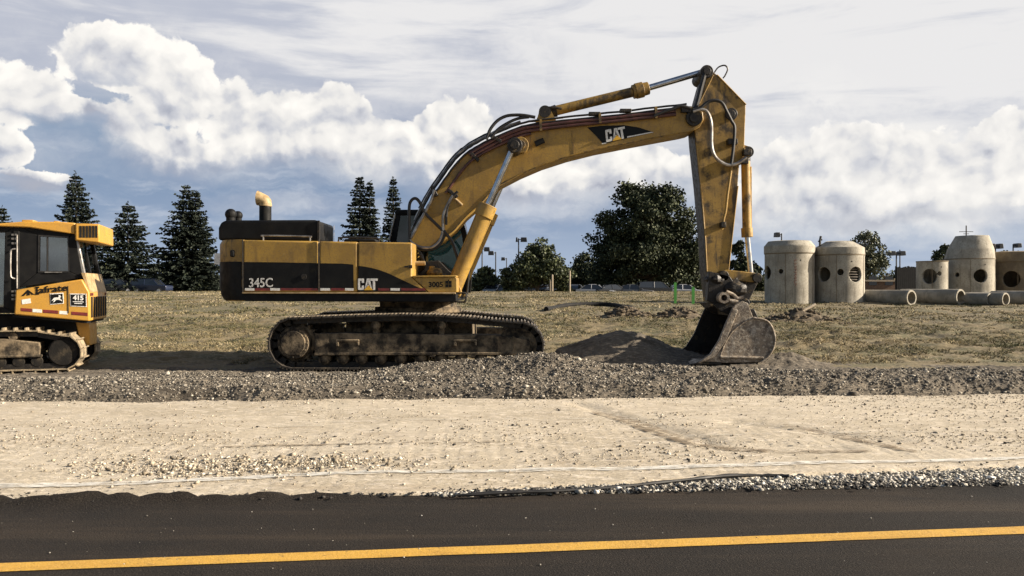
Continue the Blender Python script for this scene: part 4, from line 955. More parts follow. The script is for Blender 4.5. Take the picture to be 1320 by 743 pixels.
# nothing may stand inside the tracks, so the gravel is level under them
under = sstep(15.15, 15.45, Yg) * (1 - sstep(19.0, 19.2, Yg)) * sstep(-5.4, -5.0, X) * (1 - sstep(.7, 1.0, X)) + sstep(13.5, 14.2, Yg) * (1 - sstep(-7.9, -7.0, X))
Zg = gravel_h(X, Yg); Zg = np.where(under > 0, Zg * (1 - np.clip(under, 0, 1)) + np.clip(under, 0, 1) * np.minimum(Zg, .004), Zg)
MT['gravel'] = mat('crushed_gravel', (.15, .128, .098), (.10, .085, .065), scale=1.1, stretch=(.4, 1.8, 1), dirt=(.055, .044, .032), dscale=1.2, dlo=.47, dhi=.66, damount=.85, rough=1, bump=1.5, bscale=24, fine=(.26, .215, .16), fscale=22)  # dark noise stretched into long bands, painting the furrows' shaded slopes
grid_mesh('gravel_windrow', X, Yg, Zg, 'gravel', 'stuff')

# stones: thousands of small faceted lumps, one object
OCT = np.array([(1, 0, 0), (-1, 0, 0), (0, 1, 0), (0, -1, 0), (0, 0, 1), (0, 0, -1)], float)
OF = np.array([(0, 2, 4), (2, 1, 4), (1, 3, 4), (3, 0, 4), (2, 0, 5), (1, 2, 5), (3, 1, 5), (0, 3, 5)])
def stones(name, P, size, m, seed, kind='stuff', flat=.6):
    rng = np.random.default_rng(seed); n = len(P)
    A = rng.normal(size=(n, 3, 3)); Q, _ = np.linalg.qr(A)
    S = size[:, None] * rng.uniform(.55, 1.2, (n, 3)); V = OCT[None] * S[:, None, :] * rng.uniform(.75, 1.2, (n, 6, 1))
    V = np.einsum('nij,nkj->nki', Q, V); V[:, :, 2] *= flat; V += P[:, None, :]
    Fc = (OF[None] + (np.arange(n) * 6)[:, None, None]).reshape(-1, 3)
    return big_mesh(name, V.reshape(-1, 3), Fc, m, kind)

rng = np.random.default_rng(5)
MT['stones'] = mat('grey_tan_stones', (.3, .26, .2), island=[(0, (.05, .043, .035)), (.4, (.12, .105, .083)), (.75, (.23, .205, .165)), (1, (.46, .42, .35))], rough=.95)
MT['stonespale'] = mat('pale_tan_chips', (.3, .26, .2), island=[(0, (.10, .082, .06)), (.3, (.24, .20, .145)), (.7, (.42, .36, .27)), (1, (.60, .55, .46))], rough=.95)
MT['stonesdark'] = mat('asphalt_crumbs', (.03, .028, .026), island=[(0, (.016, .015, .015)), (.8, (.04, .036, .032)), (1, (.09, .08, .07))], rough=.95)
MT['stoneswhite'] = mat('white_limestone_chips', (.5, .48, .44), island=[(0, (.08, .073, .062)), (.35, (.27, .25, .21)), (.75, (.48, .45, .39)), (1, (.7, .67, .61))], rough=.95)
n = 110000
x = rng.uniform(-11, 12, n); y = 10.9 + 4.4 * rng.random(n) ** 1.0; k = fbm(x * 1.5, y * 1.5, 91, 3) > .0
x, y = x[k], y[k]; z = gravel_h(x, y); k = (y > 11.22 + .055 * x - .1) & (z > -.02); x, y, z = x[k], y[k], z[k]
k = ~((y > 15.1) & (x > -5.3) & (x < .9)) & ~((y > 14.0) & (x < -7.4)); x, y, z = x[k], y[k], z[k]
stones('gravel', np.stack([x, y, z + .004], 1), rng.gamma(3.2, .0047, len(x)), 'stones', 6)
n = 420; x = rng.uniform(-10, 11, n); y = 11.3 + 3.6 * rng.random(n); k = (y > 11.3 + .055 * x) & ~((y > 14.6) & (x < 1)); x, y = x[k], y[k]
stones('gravel_lumps', np.stack([x, y, gravel_h(x, y) + .008], 1), rng.gamma(5, .0085, len(x)), 'stones', 16)
# loose chips over the base, thicker in patches
n = 60000
x = rng.uniform(-10, 10.5, n); y = rng.uniform(5.6, 11.8, n)
dens = .05 + .5 * sstep(.52, .72, fbm(x * .6, y * 1.3, 93, 3)) + 1.0 * np.exp(-((x + 2.35) / 1.1) ** 2 - ((y - 7.05) / .38) ** 2) + 1.0 * np.exp(-((y - 7.75) / .42) ** 2) * sstep(.6, 1.3, x) * (1 - sstep(2.0, 2.8, x)) + .7 * np.exp(-((y - 8.4) / .35) ** 2) * sstep(2.8, 4, x) + .35 * np.exp(-((y - 8.3) / .3) ** 2) * (1 - sstep(-1, 0, x)) + .35 * sstep(10.4, 11.5, y) + .35 * sstep(3, 5, x) * sstep(7.3, 8, y)
k = (rng.random(n) < dens) & (y > dirt_front(x) + .02); x, y = x[k], y[k]
stones('loose_gravel', np.stack([x, y, dirt_z(x, y) + .006], 1), rng.gamma(3, .0027, len(x)), 'stonespale', 8)
n = 1700
x = rng.normal(-2.3, .72, n); y = rng.normal(7.08, .22, n) + .05 * (x + 2.3)
stones('stone_spill', np.stack([x, y, dirt_z(x, y) + .012], 1), rng.gamma(3, .0042, n), 'stonespale', 9)
# white chips filling the wedge between the base and the asphalt
n = 24000; x = rng.uniform(-.6, 11, n); t = rng.random(n); y = edge_y(x) - .06 + (dirt_front(x) + .05 - edge_y(x) + .02) * t
stones('limestone_chips', np.stack([x, y, np.full(n, .012) + rng.uniform(-.01, .014, n)], 1), rng.gamma(3, .0042, n), 'stoneswhite', 10)
xs = np.linspace(-1, 26, 260); X = np.stack([xs, xs, xs]); Yw = np.stack([edge_y(xs) - .06, (edge_y(xs) + dirt_front(xs)) / 2, dirt_front(xs) + .1]); MT['chipbed'] = mat('limestone_fines', (.19, .175, .15), (.12, .11, .095), scale=9, rough=1, bump=1, bscale=30)
grid_mesh('chip_bed', X, Yw, np.stack([xs * 0 + .004, xs * 0 + .006, xs * 0 + .008]), 'chipbed', 'structure')
# dark crumbs along the broken lip, pale specks on the asphalt
n = 3200; x = rng.uniform(-8, 4, n); y = edge_y(x) + rng.normal(0, .05, n) + rng.exponential(.05, n) * (x < 0)
stones('asphalt_crumbs', np.stack([x, y, np.full(n, .03)], 1), rng.gamma(3, .0036, n), 'stonesdark', 12)
n = 380; x = rng.uniform(-5, 6, n); y = rng.uniform(4.2, 6.4, n) + .075 * x; k = y < edge_y(x) - .1
stones('scattered_chips', np.stack([x, y, np.full(n, .006)], 1)[k], rng.gamma(2.0, .0017, n)[k], 'stoneswhite', 13)
n = 380; x = rng.uniform(-9, 9, n); y = rng.uniform(6.6, 11.3, n); k = y > dirt_front(x) + .1; x, y = x[k], y[k]
stones('dark_pebbles', np.stack([x, y, dirt_z(x, y) + .008], 1), rng.gamma(3, .004, len(x)), 'stonesdark', 14)
# dark tube painting the shadow line at the step of the base
P = [gp(590, 637, .05), gp(660, 634, .05), gp(720, 631, .05), gp(800, 625, .05), gp(880, 618, .05), gp(940, 612.5, .05), gp(990, 611, .05), gp(1020, 612, .05)]
m = MB(); m.tube(smooth_path([(p[0], p[1], .040 + .006 * math.sin(i * 1.7)) for i, p in enumerate(P)], 6), [.006] + [.010 + .008 * random.random() for _ in range(len(P) * 6 - 7)] + [.004], 8)
tag(m.build('step_shadow_line', 'rubber'), 'thin dark shadow line painted along the step between pale dirt and white limestone chips', 'shadow line')

# ---------------------------------------------------------------- dry grass
def grass(name, xr, yr, n, hmin, hmax, wid, m, seed):
    rng = np.random.default_rng(seed)
    y = yr[0] + (yr[1] - yr[0]) * rng.random(n); x = rng.uniform(-1, 1, n) * (y * .66 + 2)
    d = fbm(x * .55, y * .55, 101, 4) * .6 + fbm(x * 2.2, y * 2.2, 102, 3) * .55; k = d > .555; x, y = x[k], y[k]; n = len(x)
    if yr[0] < 20:
        k = ~((x > -5.6) & (x < 1.2) & (y < 19.3)) & ~((x < -6) & (y < 19.2)) & ~((x > .2) & (x < 4.6) & (y < 18.6)) & (y > 16.6 + .8 * fbm(x * .8, x * 0, 104, 3)); x, y = x[k], y[k]; n = len(x)
    z = ghi(x, y) - .01; h = rng.uniform(hmin, hmax, n); a = rng.uniform(0, 2 * np.pi, n); w = wid * rng.uniform(.6, 1.3, n)
    lean = rng.normal(0, 1.15, (n, 2)) * h[:, None]
    b = np.stack([x, y, z], 1); s = np.stack([np.cos(a) * w, np.sin(a) * w, np.zeros(n)], 1)
    top = b + np.concatenate([lean, h[:, None]], 1)
    V = np.stack([b - s, b + s, top], 1).reshape(-1, 3)
    return big_mesh(name, V, np.arange(3 * n).reshape(-1, 3), m, 'stuff')
MT['grass'] = mat('dry_grass_blades', (.3, .24, .12), island=[(0, (.030, .040, .014)), (.25, (.075, .078, .032)), (.48, (.17, .14, .072)), (.8, (.33, .27, .16)), (1, (.54, .46, .32))], patch=True, pscale=.35, rough=.9, spec=.2)
grass('grass', (-1, 1), (16.3, 30), 200000, .02, .085, .013, 'grass', 1)
grass('grass', (-1, 1), (30, 72), 170000, .03, .11, .028, 'grass', 2)


# ================================================================ TREES
def leaf_mesh(P, D, L, Wd, rng):
    """kite-shaped faces at P pointing along D"""
    n = len(P); D = D / np.linalg.norm(D, axis=1)[:, None]
    r = rng.normal(size=(n, 3)); S = np.cross(D, r); S /= np.linalg.norm(S, axis=1)[:, None]
    L = L[:, None]; Wd = Wd[:, None]
    V = np.stack([P, P + D * L * .45 + S * Wd, P + D * L, P + D * L * .45 - S * Wd], 1).reshape(-1, 3)
    return V, np.arange(4 * n).reshape(-1, 4)


def spruce(h, r, seed, gap=.0, twin=False):
    rng = np.random.default_rng(seed); Ps, Ds, Ls, Ws = [], [], [], []; tr = MB()
    tops = [(0, 0, h, r)] if not twin else [(-.022 * h, 0, h, r * .92), (.060 * h, .25, h * .955, r * .62)]
    for (ox, oy, hh, rr) in tops:
        tr.tube([(ox, oy, -.6), (ox, oy, hh * .5), (ox, oy, hh * .99)], [hh * .018, hh * .011, .02], 8)
        nl = int(hh * 2.9)
        for k in range(nl):
            t = .05 + .95 * (k + rng.uniform(-.3, .3)) / nl
            if t > .985: continue
            R_ = rr * (1 - t) ** .82 * 1.12 + .2
            nb = int(9 + 8 * (1 - t))
            a0 = rng.uniform(0, 6.28)
            for j in range(nb):
                a = a0 + 6.283 * j / nb + rng.uniform(-.25, .25); bl = R_ * rng.choice([.5, .75, .92, 1.1, 1.28], p=[.2, .25, .25, .18, .12])
                if rng.random() < gap: continue
                z0 = hh * t; droop = rng.uniform(.10, .34) * (1 - t * .8); m_ = max(6, int(bl * 10)); u = (np.arange(m_) + rng.random(m_)) / m_
                u = .12 + .88 * u
                x = ox + np.cos(a) * bl * u; y = oy + np.sin(a) * bl * u; z = z0 - droop * bl * u + .14 * bl * u ** 3 + rng.normal(0, .05, m_)
                p = np.stack([x, y, z], 1); side = rng.uniform(-.9, .9, m_)
                d = np.stack([np.cos(a + side), np.sin(a + side), rng.uniform(-.75, -.05, m_)], 1)
                Ps.append(p); Ds.append(d); Ls.append(rng.uniform(.35, .75, m_) * (.55 + .45 * (1 - t))); Ws.append(rng.uniform(.09, .21, m_))
        m_ = 26; t = rng.uniform(.9, 1.0, m_); Ps.append(np.stack([ox + rng.normal(0, .05, m_), oy + rng.normal(0, .05, m_), hh * t], 1)); Ds.append(np.stack([rng.normal(0, .6, m_), rng.normal(0, .6, m_), rng.uniform(.0, .6, m_)], 1)); Ls.append(rng.uniform(.25, .5, m_)); Ws.append(rng.uniform(.05, .09, m_))
    return tr, leaf_mesh(np.concatenate(Ps), np.concatenate(Ds), np.concatenate(Ls), np.concatenate(Ws), rng)


def deciduous(h, wd, seed, lobes, leaf=.34, nleaf=9000, base=.12, airy=.0, bottom=.08, clumps=150):
    """LOBES: (x, z, r) in fractions of width / height; clumps are scattered through them, limbs reach each clump"""
    rng = np.random.default_rng(seed); tr = MB(); C = []
    tr.tube(smooth_path([(0, 0, -.6), (wd * .01, 0, h * .2), (-wd * .01, 0, h * .45), (wd * .02, 0, h * .8)], 3), [wd * .032 * (1 - i / 10) + .03 for i in range(10)], 9)
    area = sum(l[2] ** 2 for l in lobes)
    for (lx, lz, lr) in lobes:
        n = max(5, int(clumps * lr ** 2 / area))
        for _ in range(n):
            v = rng.normal(size=3); v /= np.linalg.norm(v); q = rng.random() ** .38 * lr
            C.append((lx * wd + v[0] * q * wd, v[1] * q * wd * .9 + rng.uniform(-.1, .1) * wd, max(bottom * h, lz * h + v[2] * q * wd * .95)))
    C = np.array(C)
    for c in C[::2]:
        zb = min(h * .7, max(h * .15, c[2] * .55)); mid = (c[0] * .5, c[1] * .5, (zb + c[2]) / 2 + .05 * h)
        tr.tube(smooth_path([(0, 0, zb), mid, tuple(c)], 3), [wd * .011, wd * .009, wd * .008, wd * .006, wd * .005, wd * .003, .012], 5)
    per = nleaf // len(C); P = []
    for c in C:
        s = wd * rng.uniform(.04, .085); k = int(per * rng.uniform(.6, 1.4)); v = rng.normal(size=(k, 3)); v /= np.linalg.norm(v, axis=1)[:, None]
        P.append(c + v * (rng.random(k) ** .45)[:, None] * s * np.array([1.5, 1.5, 1.0]))
    P = np.concatenate(P); P = P[P[:, 2] > bottom * h * .5]; D = rng.normal(size=(len(P), 3)) + np.array([0, 0, -.15]); n = len(P)
    return tr, leaf_mesh(P, D, rng.uniform(.6, 1.3, n) * leaf, rng.uniform(.32, .6, n) * leaf, rng)


def put_tree(name, made, px, d, mt, label, cat='tree', group=None, zbase=None, rz=0):
    tr, (V, Fc) = made; x = (px - PCX) / FPX * d; z = float(ghi(x, d)) if zbase is None else zbase
    root = empty(name, (x, d, z - .05), rz); tag(root, label, cat, group)
    tr.build('trunk', 'bark', root); big_mesh('crown', V, Fc, mt, parent=root)
    return root
def hpx(pytop, d, x0): return EYE - (pytop - PCY) / FPX * d - float(ghi(x0, d)) + .05
def tree_h(px, pytop, d): return hpx(pytop, d, (px - PCX) / FPX * d)
SG = 'spruces behind the field'
for (px, py, wpx, d, seed, twin, lab) in (
        (98, 221, 56, 112, 1, False, 'tall dark spruce rising straight above the bulldozer roof'),
        (165, 262, 66, 100, 2, False, 'broad dark spruce standing just beside the bulldozer cab, over the parked vehicles'),
        (243, 239, 70, 104, 3, True, 'full dark spruce with two tips standing between bulldozer and excavator tail'),
        (467, 227, 44, 108, 4, True, 'narrow twin-topped spruce above the middle of the excavator body'),
        (507, 229, 30, 118, 5, False, 'slimmest dark spruce partly hidden by the excavator cab'),
        (2, 267, 40, 125, 6, False, 'spruce with only its tip showing above the bulldozer roof at the picture edge')):
    h = tree_h(px, py, d); put_tree('spruce_tree', spruce(h, wpx / 2 / FPX * d * 1.32, seed, gap=.10, twin=twin), px, d, 'spruce', lab, 'tree', SG)

DG = 'leafy trees behind the field'
def dec(px, pytop, wpx, d, seed, lobes, mt, lab, leaf=.34, n=9000, name='leafy_tree', **k):
    h = tree_h(px, pytop, d); wd = wpx / FPX * d
    return put_tree(name, deciduous(h, wd, seed, lobes, leaf, n, **k), px, d, mt, lab, 'tree', DG)
dec(836, 228, 150, 98, 11, [(0, .50, .45), (0, .50, .38), (-.2, .4, .28), (.2, .4, .28), (.02, .74, .26), (-.12, .84, .13), (.14, .85, .12), (-.34, .22, .2), (.34, .22, .2)], 'leafdark', 'largest dark leafy tree, round and dense, between the boom and the upright arm', .31, 70000, bottom=.03, clumps=300)
dec(692, 309, 84, 92, 12, [(0, .55, .30), (-.26, .42, .26), (.26, .45, .26), (.03, .80, .18), (.36, .3, .2), (-.36, .25, .2)], 'leafmid', 'rounded mid-green tree beside the tall twin-headed lamp', .26, 22000, bottom=.02)
dec(625, 339, 42, 96, 13, [(0, .5, .36), (-.2, .35, .3), (.22, .38, .3), (.02, .75, .2)], 'leafmid', 'small round tree under the two low lamps beside the boom cylinder', .28, 5000, bottom=.02)
dec(750, 324, 62, 108, 14, [(0, .5, .34), (-.2, .35, .3), (.22, .4, .3), (.1, .78, .2)], 'leafdark', 'small dark tree squeezed between the round green tree and the largest tree', .32, 6000, bottom=.02)
dec(958, 306, 44, 106, 15, [(-.05, .5, .34), (-.1, .8, .22), (.22, .4, .3), (-.25, .3, .25)], 'leafdark', 'dark tree half hidden behind the bucket cylinder', .32, 6000, bottom=.02)
dec(1113, 297, 70, 88, 16, [(0, .78, .26), (-.22, .66, .2), (.26, .68, .22), (.08, .55, .26), (-.3, .5, .15), (.3, .46, .2), (.05, .9, .12), (0, .3, .2)], 'leafpale', 'pale airy tree rising behind the second concrete manhole', .24, 6500)
dec(1214, 309, 36, 90, 17, [(0, .7, .3), (-.2, .55, .28), (.2, .5, .28), (.1, .85, .2), (0, .35, .3)], 'leafmid', 'small tree peeking out left of the cone-topped manhole', .26, 4000)
dec(1308, 314, 60, 92, 18, [(0, .6, .3), (-.25, .62, .25), (.25, .6, .25), (0, .35, .3)], 'leafdark', 'low dark tree showing over the brown lidded manhole', .28, 5000)
dec(595, 346, 40, 110, 19, [(0, .5, .36), (-.2, .4, .3), (.2, .4, .3)], 'leafdark', 'low dark tree behind the foot of the boom cylinder', .3, 4500, bottom=.02)
dec(903, 335, 70, 112, 20, [(0, .5, .36), (-.3, .4, .3), (.3, .45, .3), (.1, .75, .2)], 'leafdark', 'dark tree standing behind the upright arm', .32, 7000, bottom=.02)
dec(140, 318, 40, 116, 21, [(0, .55, .34), (-.2, .4, .3), (.2, .42, .3)], 'leafmid', 'thin leafy tree glimpsed behind the bulldozer roof grille', .28, 4500, bottom=.02)
b = dec(1143, 350, 34, 78, 22, [(0, .5, .36), (-.25, .4, .28), (.25, .4, .28)], 'leafbrown', 'low browning bush between the second manhole and the dark fence', .18, 1800, name='bush', bottom=.02); b['category'] = 'bush'; b['group'] = 'bushes'
for px, py, w, d, s, mt, lab in ((790, 352, 60, 104, 31, 'leafdark', 'dark hedge-like bush under the largest tree'), (236, 356, 50, 103, 32, 'leafdark', 'low dark bush at the foot of the two-tipped spruce'), (965, 352, 60, 100, 33, 'leafdark', 'low dark bush behind the bucket linkage')):
    b = dec(px, py, w, d, s, [(0, .5, .3), (-.3, .4, .26), (.3, .45, .26)], mt, lab, .26, 5000, name='bush', bottom=.02); b['category'] = 'bush'; b['group'] = 'bushes'
# far wood line closing the gaps low down
rng = np.random.default_rng(77); P = []
for k in range(260):
    d = rng.uniform(170, 230); x = rng.uniform(-.75, .75) * d; s = rng.uniform(2.2, 4.5); zc = rng.uniform(1.2, 3.2); q = 130
    v = rng.normal(size=(q, 3)); v /= np.linalg.norm(v, axis=1)[:, None]; P.append(np.array([x, d, zc]) + v * (rng.random(q) ** .4)[:, None] * np.array([s * 1.4, s, s * .75]))
P = np.concatenate(P); P = P[P[:, 2] > .3]; V, Fc = leaf_mesh(P, rng.normal(size=(len(P), 3)), rng.uniform(.5, 1.1, len(P)), rng.uniform(.2, .45, len(P)), rng)
big_mesh('distant_woods', V, Fc, 'leafdark', 'stuff')

# ================================================================ LAMPS
LG = 'parking lot lamps'
def lamp(px, pytop, d, heads, lab, hw=.55, hd=.5):
    x = (px - PCX) / FPX * d; z0 = float(ghi(x, d)); h = EYE - (pytop - PCY) / FPX * d - z0
    root = empty('lot_lamp', (x, d, z0)); tag(root, lab, 'street lamp', LG)
    m = MB(); m.cyl((0, 0, 0), (0, 0, .6), .28, n=16); m.cyl((0, 0, .5), (0, 0, h - .1), .10, .075, n=12); m.build('pole', 'pole', root)
    for s in heads:
        m = MB(); m.box(min(0, s * .28), max(0, s * .28), -.04, .04, h - .30, h - .2); m.build('arm', 'pole', root)
        m = MB(); a, b_ = s * .25, s * (.25 + hw * 2); m.prism([(min(a, b_), h - .55), (max(a, b_), h - .55), (max(a, b_) - .05, h), (min(a, b_) + .05, h)], -hd, hd); m.build('lamp_head', 'pole', root, bevel=.03)
lamp(621.5, 319, 108, (1,), 'low lamp with one head turned to the right, leftmost over the small round tree', .4)
lamp(639, 324, 112, (-1,), 'low lamp with one head turned left, right of the leftmost lamp', .4)
lamp(668.5, 306.5, 104, (-.35, 1), 'taller lamp with two box heads above the rounded mid-green tree', .42)
lamp(653, 332, 140, (-1,), 'small far lamp just left of the rounded mid-green tree', .35)
lamp(1007.5, 300, 96, (-1,), 'lamp head showing over the first concrete manhole', .30, .4)
lamp(1155.5, 324, 100, (-1, 1), 'twin headed lamp standing clear over the dark fence', .36)
lamp(1283, 314.5, 90, (-1, .7), 'twin headed lamp behind the cone-topped manhole', .34)
lamp(1306, 314, 104, (1,), 'lamp head peeking over the brown lidded manhole', .3)

def post(name, px, py, d, pyb, r, mm, lab, cat, group=None):
    x = (px - PCX) / FPX * d; z1 = EYE - (py - PCY) / FPX * d; z0 = float(ghi(x, d)) - .1
    m = MB(); m.cyl((x, d, z0), (x, d, z1 - r), r, n=10); m.cyl((x, d, z1 - r), (x, d, z1), r, r * .5, n=10); return tag(m.build(name, mm), lab, cat, group)
# utility pole behind the cone-topped manhole
x, d = (1245.5 - PCX) / FPX * 150, 150; up = empty('utility_pole', (x, d, float(ghi(x, d)))); tag(up, 'thin far utility pole with crossarms above the cone-topped manhole', 'utility pole')
h = EYE - (291 - PCY) / FPX * d - float(ghi(x, d)); m = MB(); m.cyl((0, 0, 0), (0, 0, h), .14, .1, n=10); m.build('pole', 'bark', up)
for dh, w in ((1.2, 1.3), (1.6, .5)): m = MB(); m.box(-w, w, -.05, .05, h - dh, h - dh + .10); m.build('crossarm', 'bark', up)
post('utility_pole', 1160, 322, 130, 0, .09, 'bark', 'bare thin pole right beside the twin headed lamp over the fence', 'utility pole')
post('signal_pole', 430.5, 291, 110, 0, .035, 'wood', 'very thin pale pole seen behind the end of the engine hood', 'pole')
SPG = 'pale posts by the car park'
for px, py, dd_, lab in ((712, 354, 86, 'pale wooden post in front of the rounded tree, next to the parked cars'), (709.5, 361, 86, 'shorter pale post beside the pale wooden post'), (734.5, 349, 88, 'single grey post left of the small dark tree')):
    post('wooden_post', px, py, dd_, 0, .10, 'wood', lab, 'post', SPG)
SG2 = 'green survey stakes'
for px, py, lab in ((870.5, 364, 'taller bright green survey stake in the dry grass'), (893.5, 369.5, 'shorter bright green survey stake nearer the upright arm')):
    d = 46 if px < 880 else 44.5; x = (px - PCX) / FPX * d; z1 = EYE - (py - PCY) / FPX * d; z0 = float(ghi(x, d)) - .1
    m = MB(); m.prism([(x - .075, z0), (x + .075, z0), (x + .08, z1 - .05), (x, z1), (x - .08, z1 - .04)], d - .03, d + .03); tag(m.build('survey_stake', 'stake'), lab, 'stake', SG2)
d = 100; x = (140 - PCX) / FPX * d; z0 = float(ghi(x, d)); m = MB(); m.lathe([(.45, 0), (.42, .12), (.36, .3), (.38, .34), (.34, .8), (.30, .84), (.3, 1.15), (.1, 1.22)], (x, d, z0 + .1), 18); tag(m.build('traffic_barrel', 'orangecone'), 'orange traffic barrel beside the parked dark vehicle, next to the bulldozer', 'traffic barrel')

# ================================================================ PARKED VEHICLES
def vehicle(name, paint, suv):
    root = empty(name, (0, 0, 0)); z = .25 if suv else 0
    m = MB()
    if suv: low = [(-2.3, .35), (-2.32, .8), (-2.25, 1.0), (-1.2, 1.08), (2.2, 1.10), (2.3, .9), (2.3, .35)]; top = [(-1.25, 1.05), (-.65, 1.62), (-.3, 1.74), (1.6, 1.76), (2.0, 1.68), (2.24, 1.08)]
    else: low = [(-2.2, .28), (-2.22, .62), (-2.05, .76), (-1.0, .86), (1.6, .93), (2.2, .9), (2.25, .6), (2.22, .28)]; top = [(-1.05, .86), (-.35, 1.36), (.0, 1.43), (.75, 1.42), (1.15, 1.33), (1.75, .92)]
    m.prism(low, -.87, .87); bd = m.build('body', paint, root, bevel=.08, seg=3)
    m = MB(); hw = .80; n = len(top)
    lo_ = [(p[0], (-hw - .02 if i in (0, n - 1) else -hw + .12), p[1]) for i, p in enumerate(top)]; hi_ = [(p[0], -p_[1], p[1]) for p, p_ in zip(top, lo_)]
    m.loft(lo_, hi_); m.build('greenhouse', 'carglass', root, bevel=.03)
    m = MB(); tz = max(p[1] for p in top); i0 = 2; m.loft([(top[2][0] - .1, -hw + .10, tz - .02), (top[-3][0] + .1, -hw + .10, tz - .02), (top[-3][0], -hw + .16, tz + .03), (top[2][0], -hw + .16, tz + .03)], [(top[2][0] - .1, hw - .10, tz - .02), (top[-3][0] + .1, hw - .10, tz - .02), (top[-3][0], hw - .16, tz + .03), (top[2][0], hw - .16, tz + .03)]); m.build('roof', paint, root, bevel=.02)
    for s in (-1, 1):
        for (a, b_) in ((top[0], top[1]), (top[-1], top[-2])):
            m = MB(); m.tube([(a[0], s * .82, a[1]), (b_[0], s * .70, b_[1] + .02)], .045, 6); m.build('roof_pillar', paint, root)
        m = MB(); xm = .45; m.tube([(xm, s * .83, low[3][1]), (xm, s * .70, tz - .03)], .04, 6); m.build('door_pillar', paint, root)
        for xw in (-1.4, 1.4):
            r = .36 if suv else .32; m = MB(); m.cyl((xw, s * .70, r), (xw, s * .90, r), r, n=22); w = m.build('wheel', 'tyre', root, bevel=.03)
            m = MB(); m.cyl((xw, s * .895, r), (xw, s * .915, r), r * .62, n=18); m.build('rim', 'silver', w)
        m = MB(); m.box(-2.24, -2.1, s * .70 - .14, s * .70 + .14, low[1][1] - .06, low[1][1] + .08); m.build('headlight', 'white', root, bevel=.02)
    return root
protos = {}
def place_vehicle(paint, suv, x, d, rz, lab, zoff=0):
    key = (paint, suv); nm = 'parked_suv' if suv else 'parked_car'
    if key not in protos: protos[key] = o = vehicle(nm, paint, suv)
    else: o = copy_tree(protos[key])
    o.location = (x, d, float(ghi(x, d)) + zoff); o.rotation_euler = (0, 0, rz); tag(o, lab, 'car', 'vehicles parked beyond the field'); return o
for px, d, p, suv, rz, lab in (
        (152, 97, 'charcoal', True, 3.3, 'dark parked vehicle half hidden by the bulldozer tail, beside the orange barrel'),
        (195, 97, 'navy', True, 3.05, 'dark blue parked vehicle in the open, left of the excavator tail'),
        (230, 106, 'grey', False, 3.2, 'grey parked car nearest the excavator tail, under the two-tipped spruce')):
    place_vehicle(p, suv, (px - PCX) / FPX * d, d, rz, lab)
row = [(640, 'grey'), (652, 'charcoal'), (664, 'silver'), (676, 'navy'), (690, 'white_car'), (702, 'charcoal'), (727, 'silver'), (742, 'charcoal')]
labs = ['grey car at the start of the angled row by the boom cylinder', 'charcoal car second in the angled row left of the pale posts', 'silver car in the angled row under the rounded tree', 'navy car in the angled row under the rounded tree', 'white car in the angled row just left of the pale posts', 'charcoal car directly behind the pale posts', 'silver car right of the pale posts', 'charcoal car below the small dark tree']
for (px, p), lab in zip(row, labs): place_vehicle(p, False, (px - PCX) / FPX * 96, 96, R(248), lab, -.05)
for px, p, suv, rz, lab in ((768, 'silver', False, 170, 'silver car broadside at the left foot of the largest tree'), (790, 'charcoal', False, 200, 'charcoal car second from the left under the largest tree'), (818, 'grey', False, 165, 'grey car in the middle under the largest tree'), (846, 'charcoal', True, 185, 'dark tall car left of the taller green stake'), (884, 'silver', False, 175, 'silver car behind the two green stakes')):
    place_vehicle(p, suv, (px - PCX) / FPX * 92, 92, R(rz), lab, -.05)

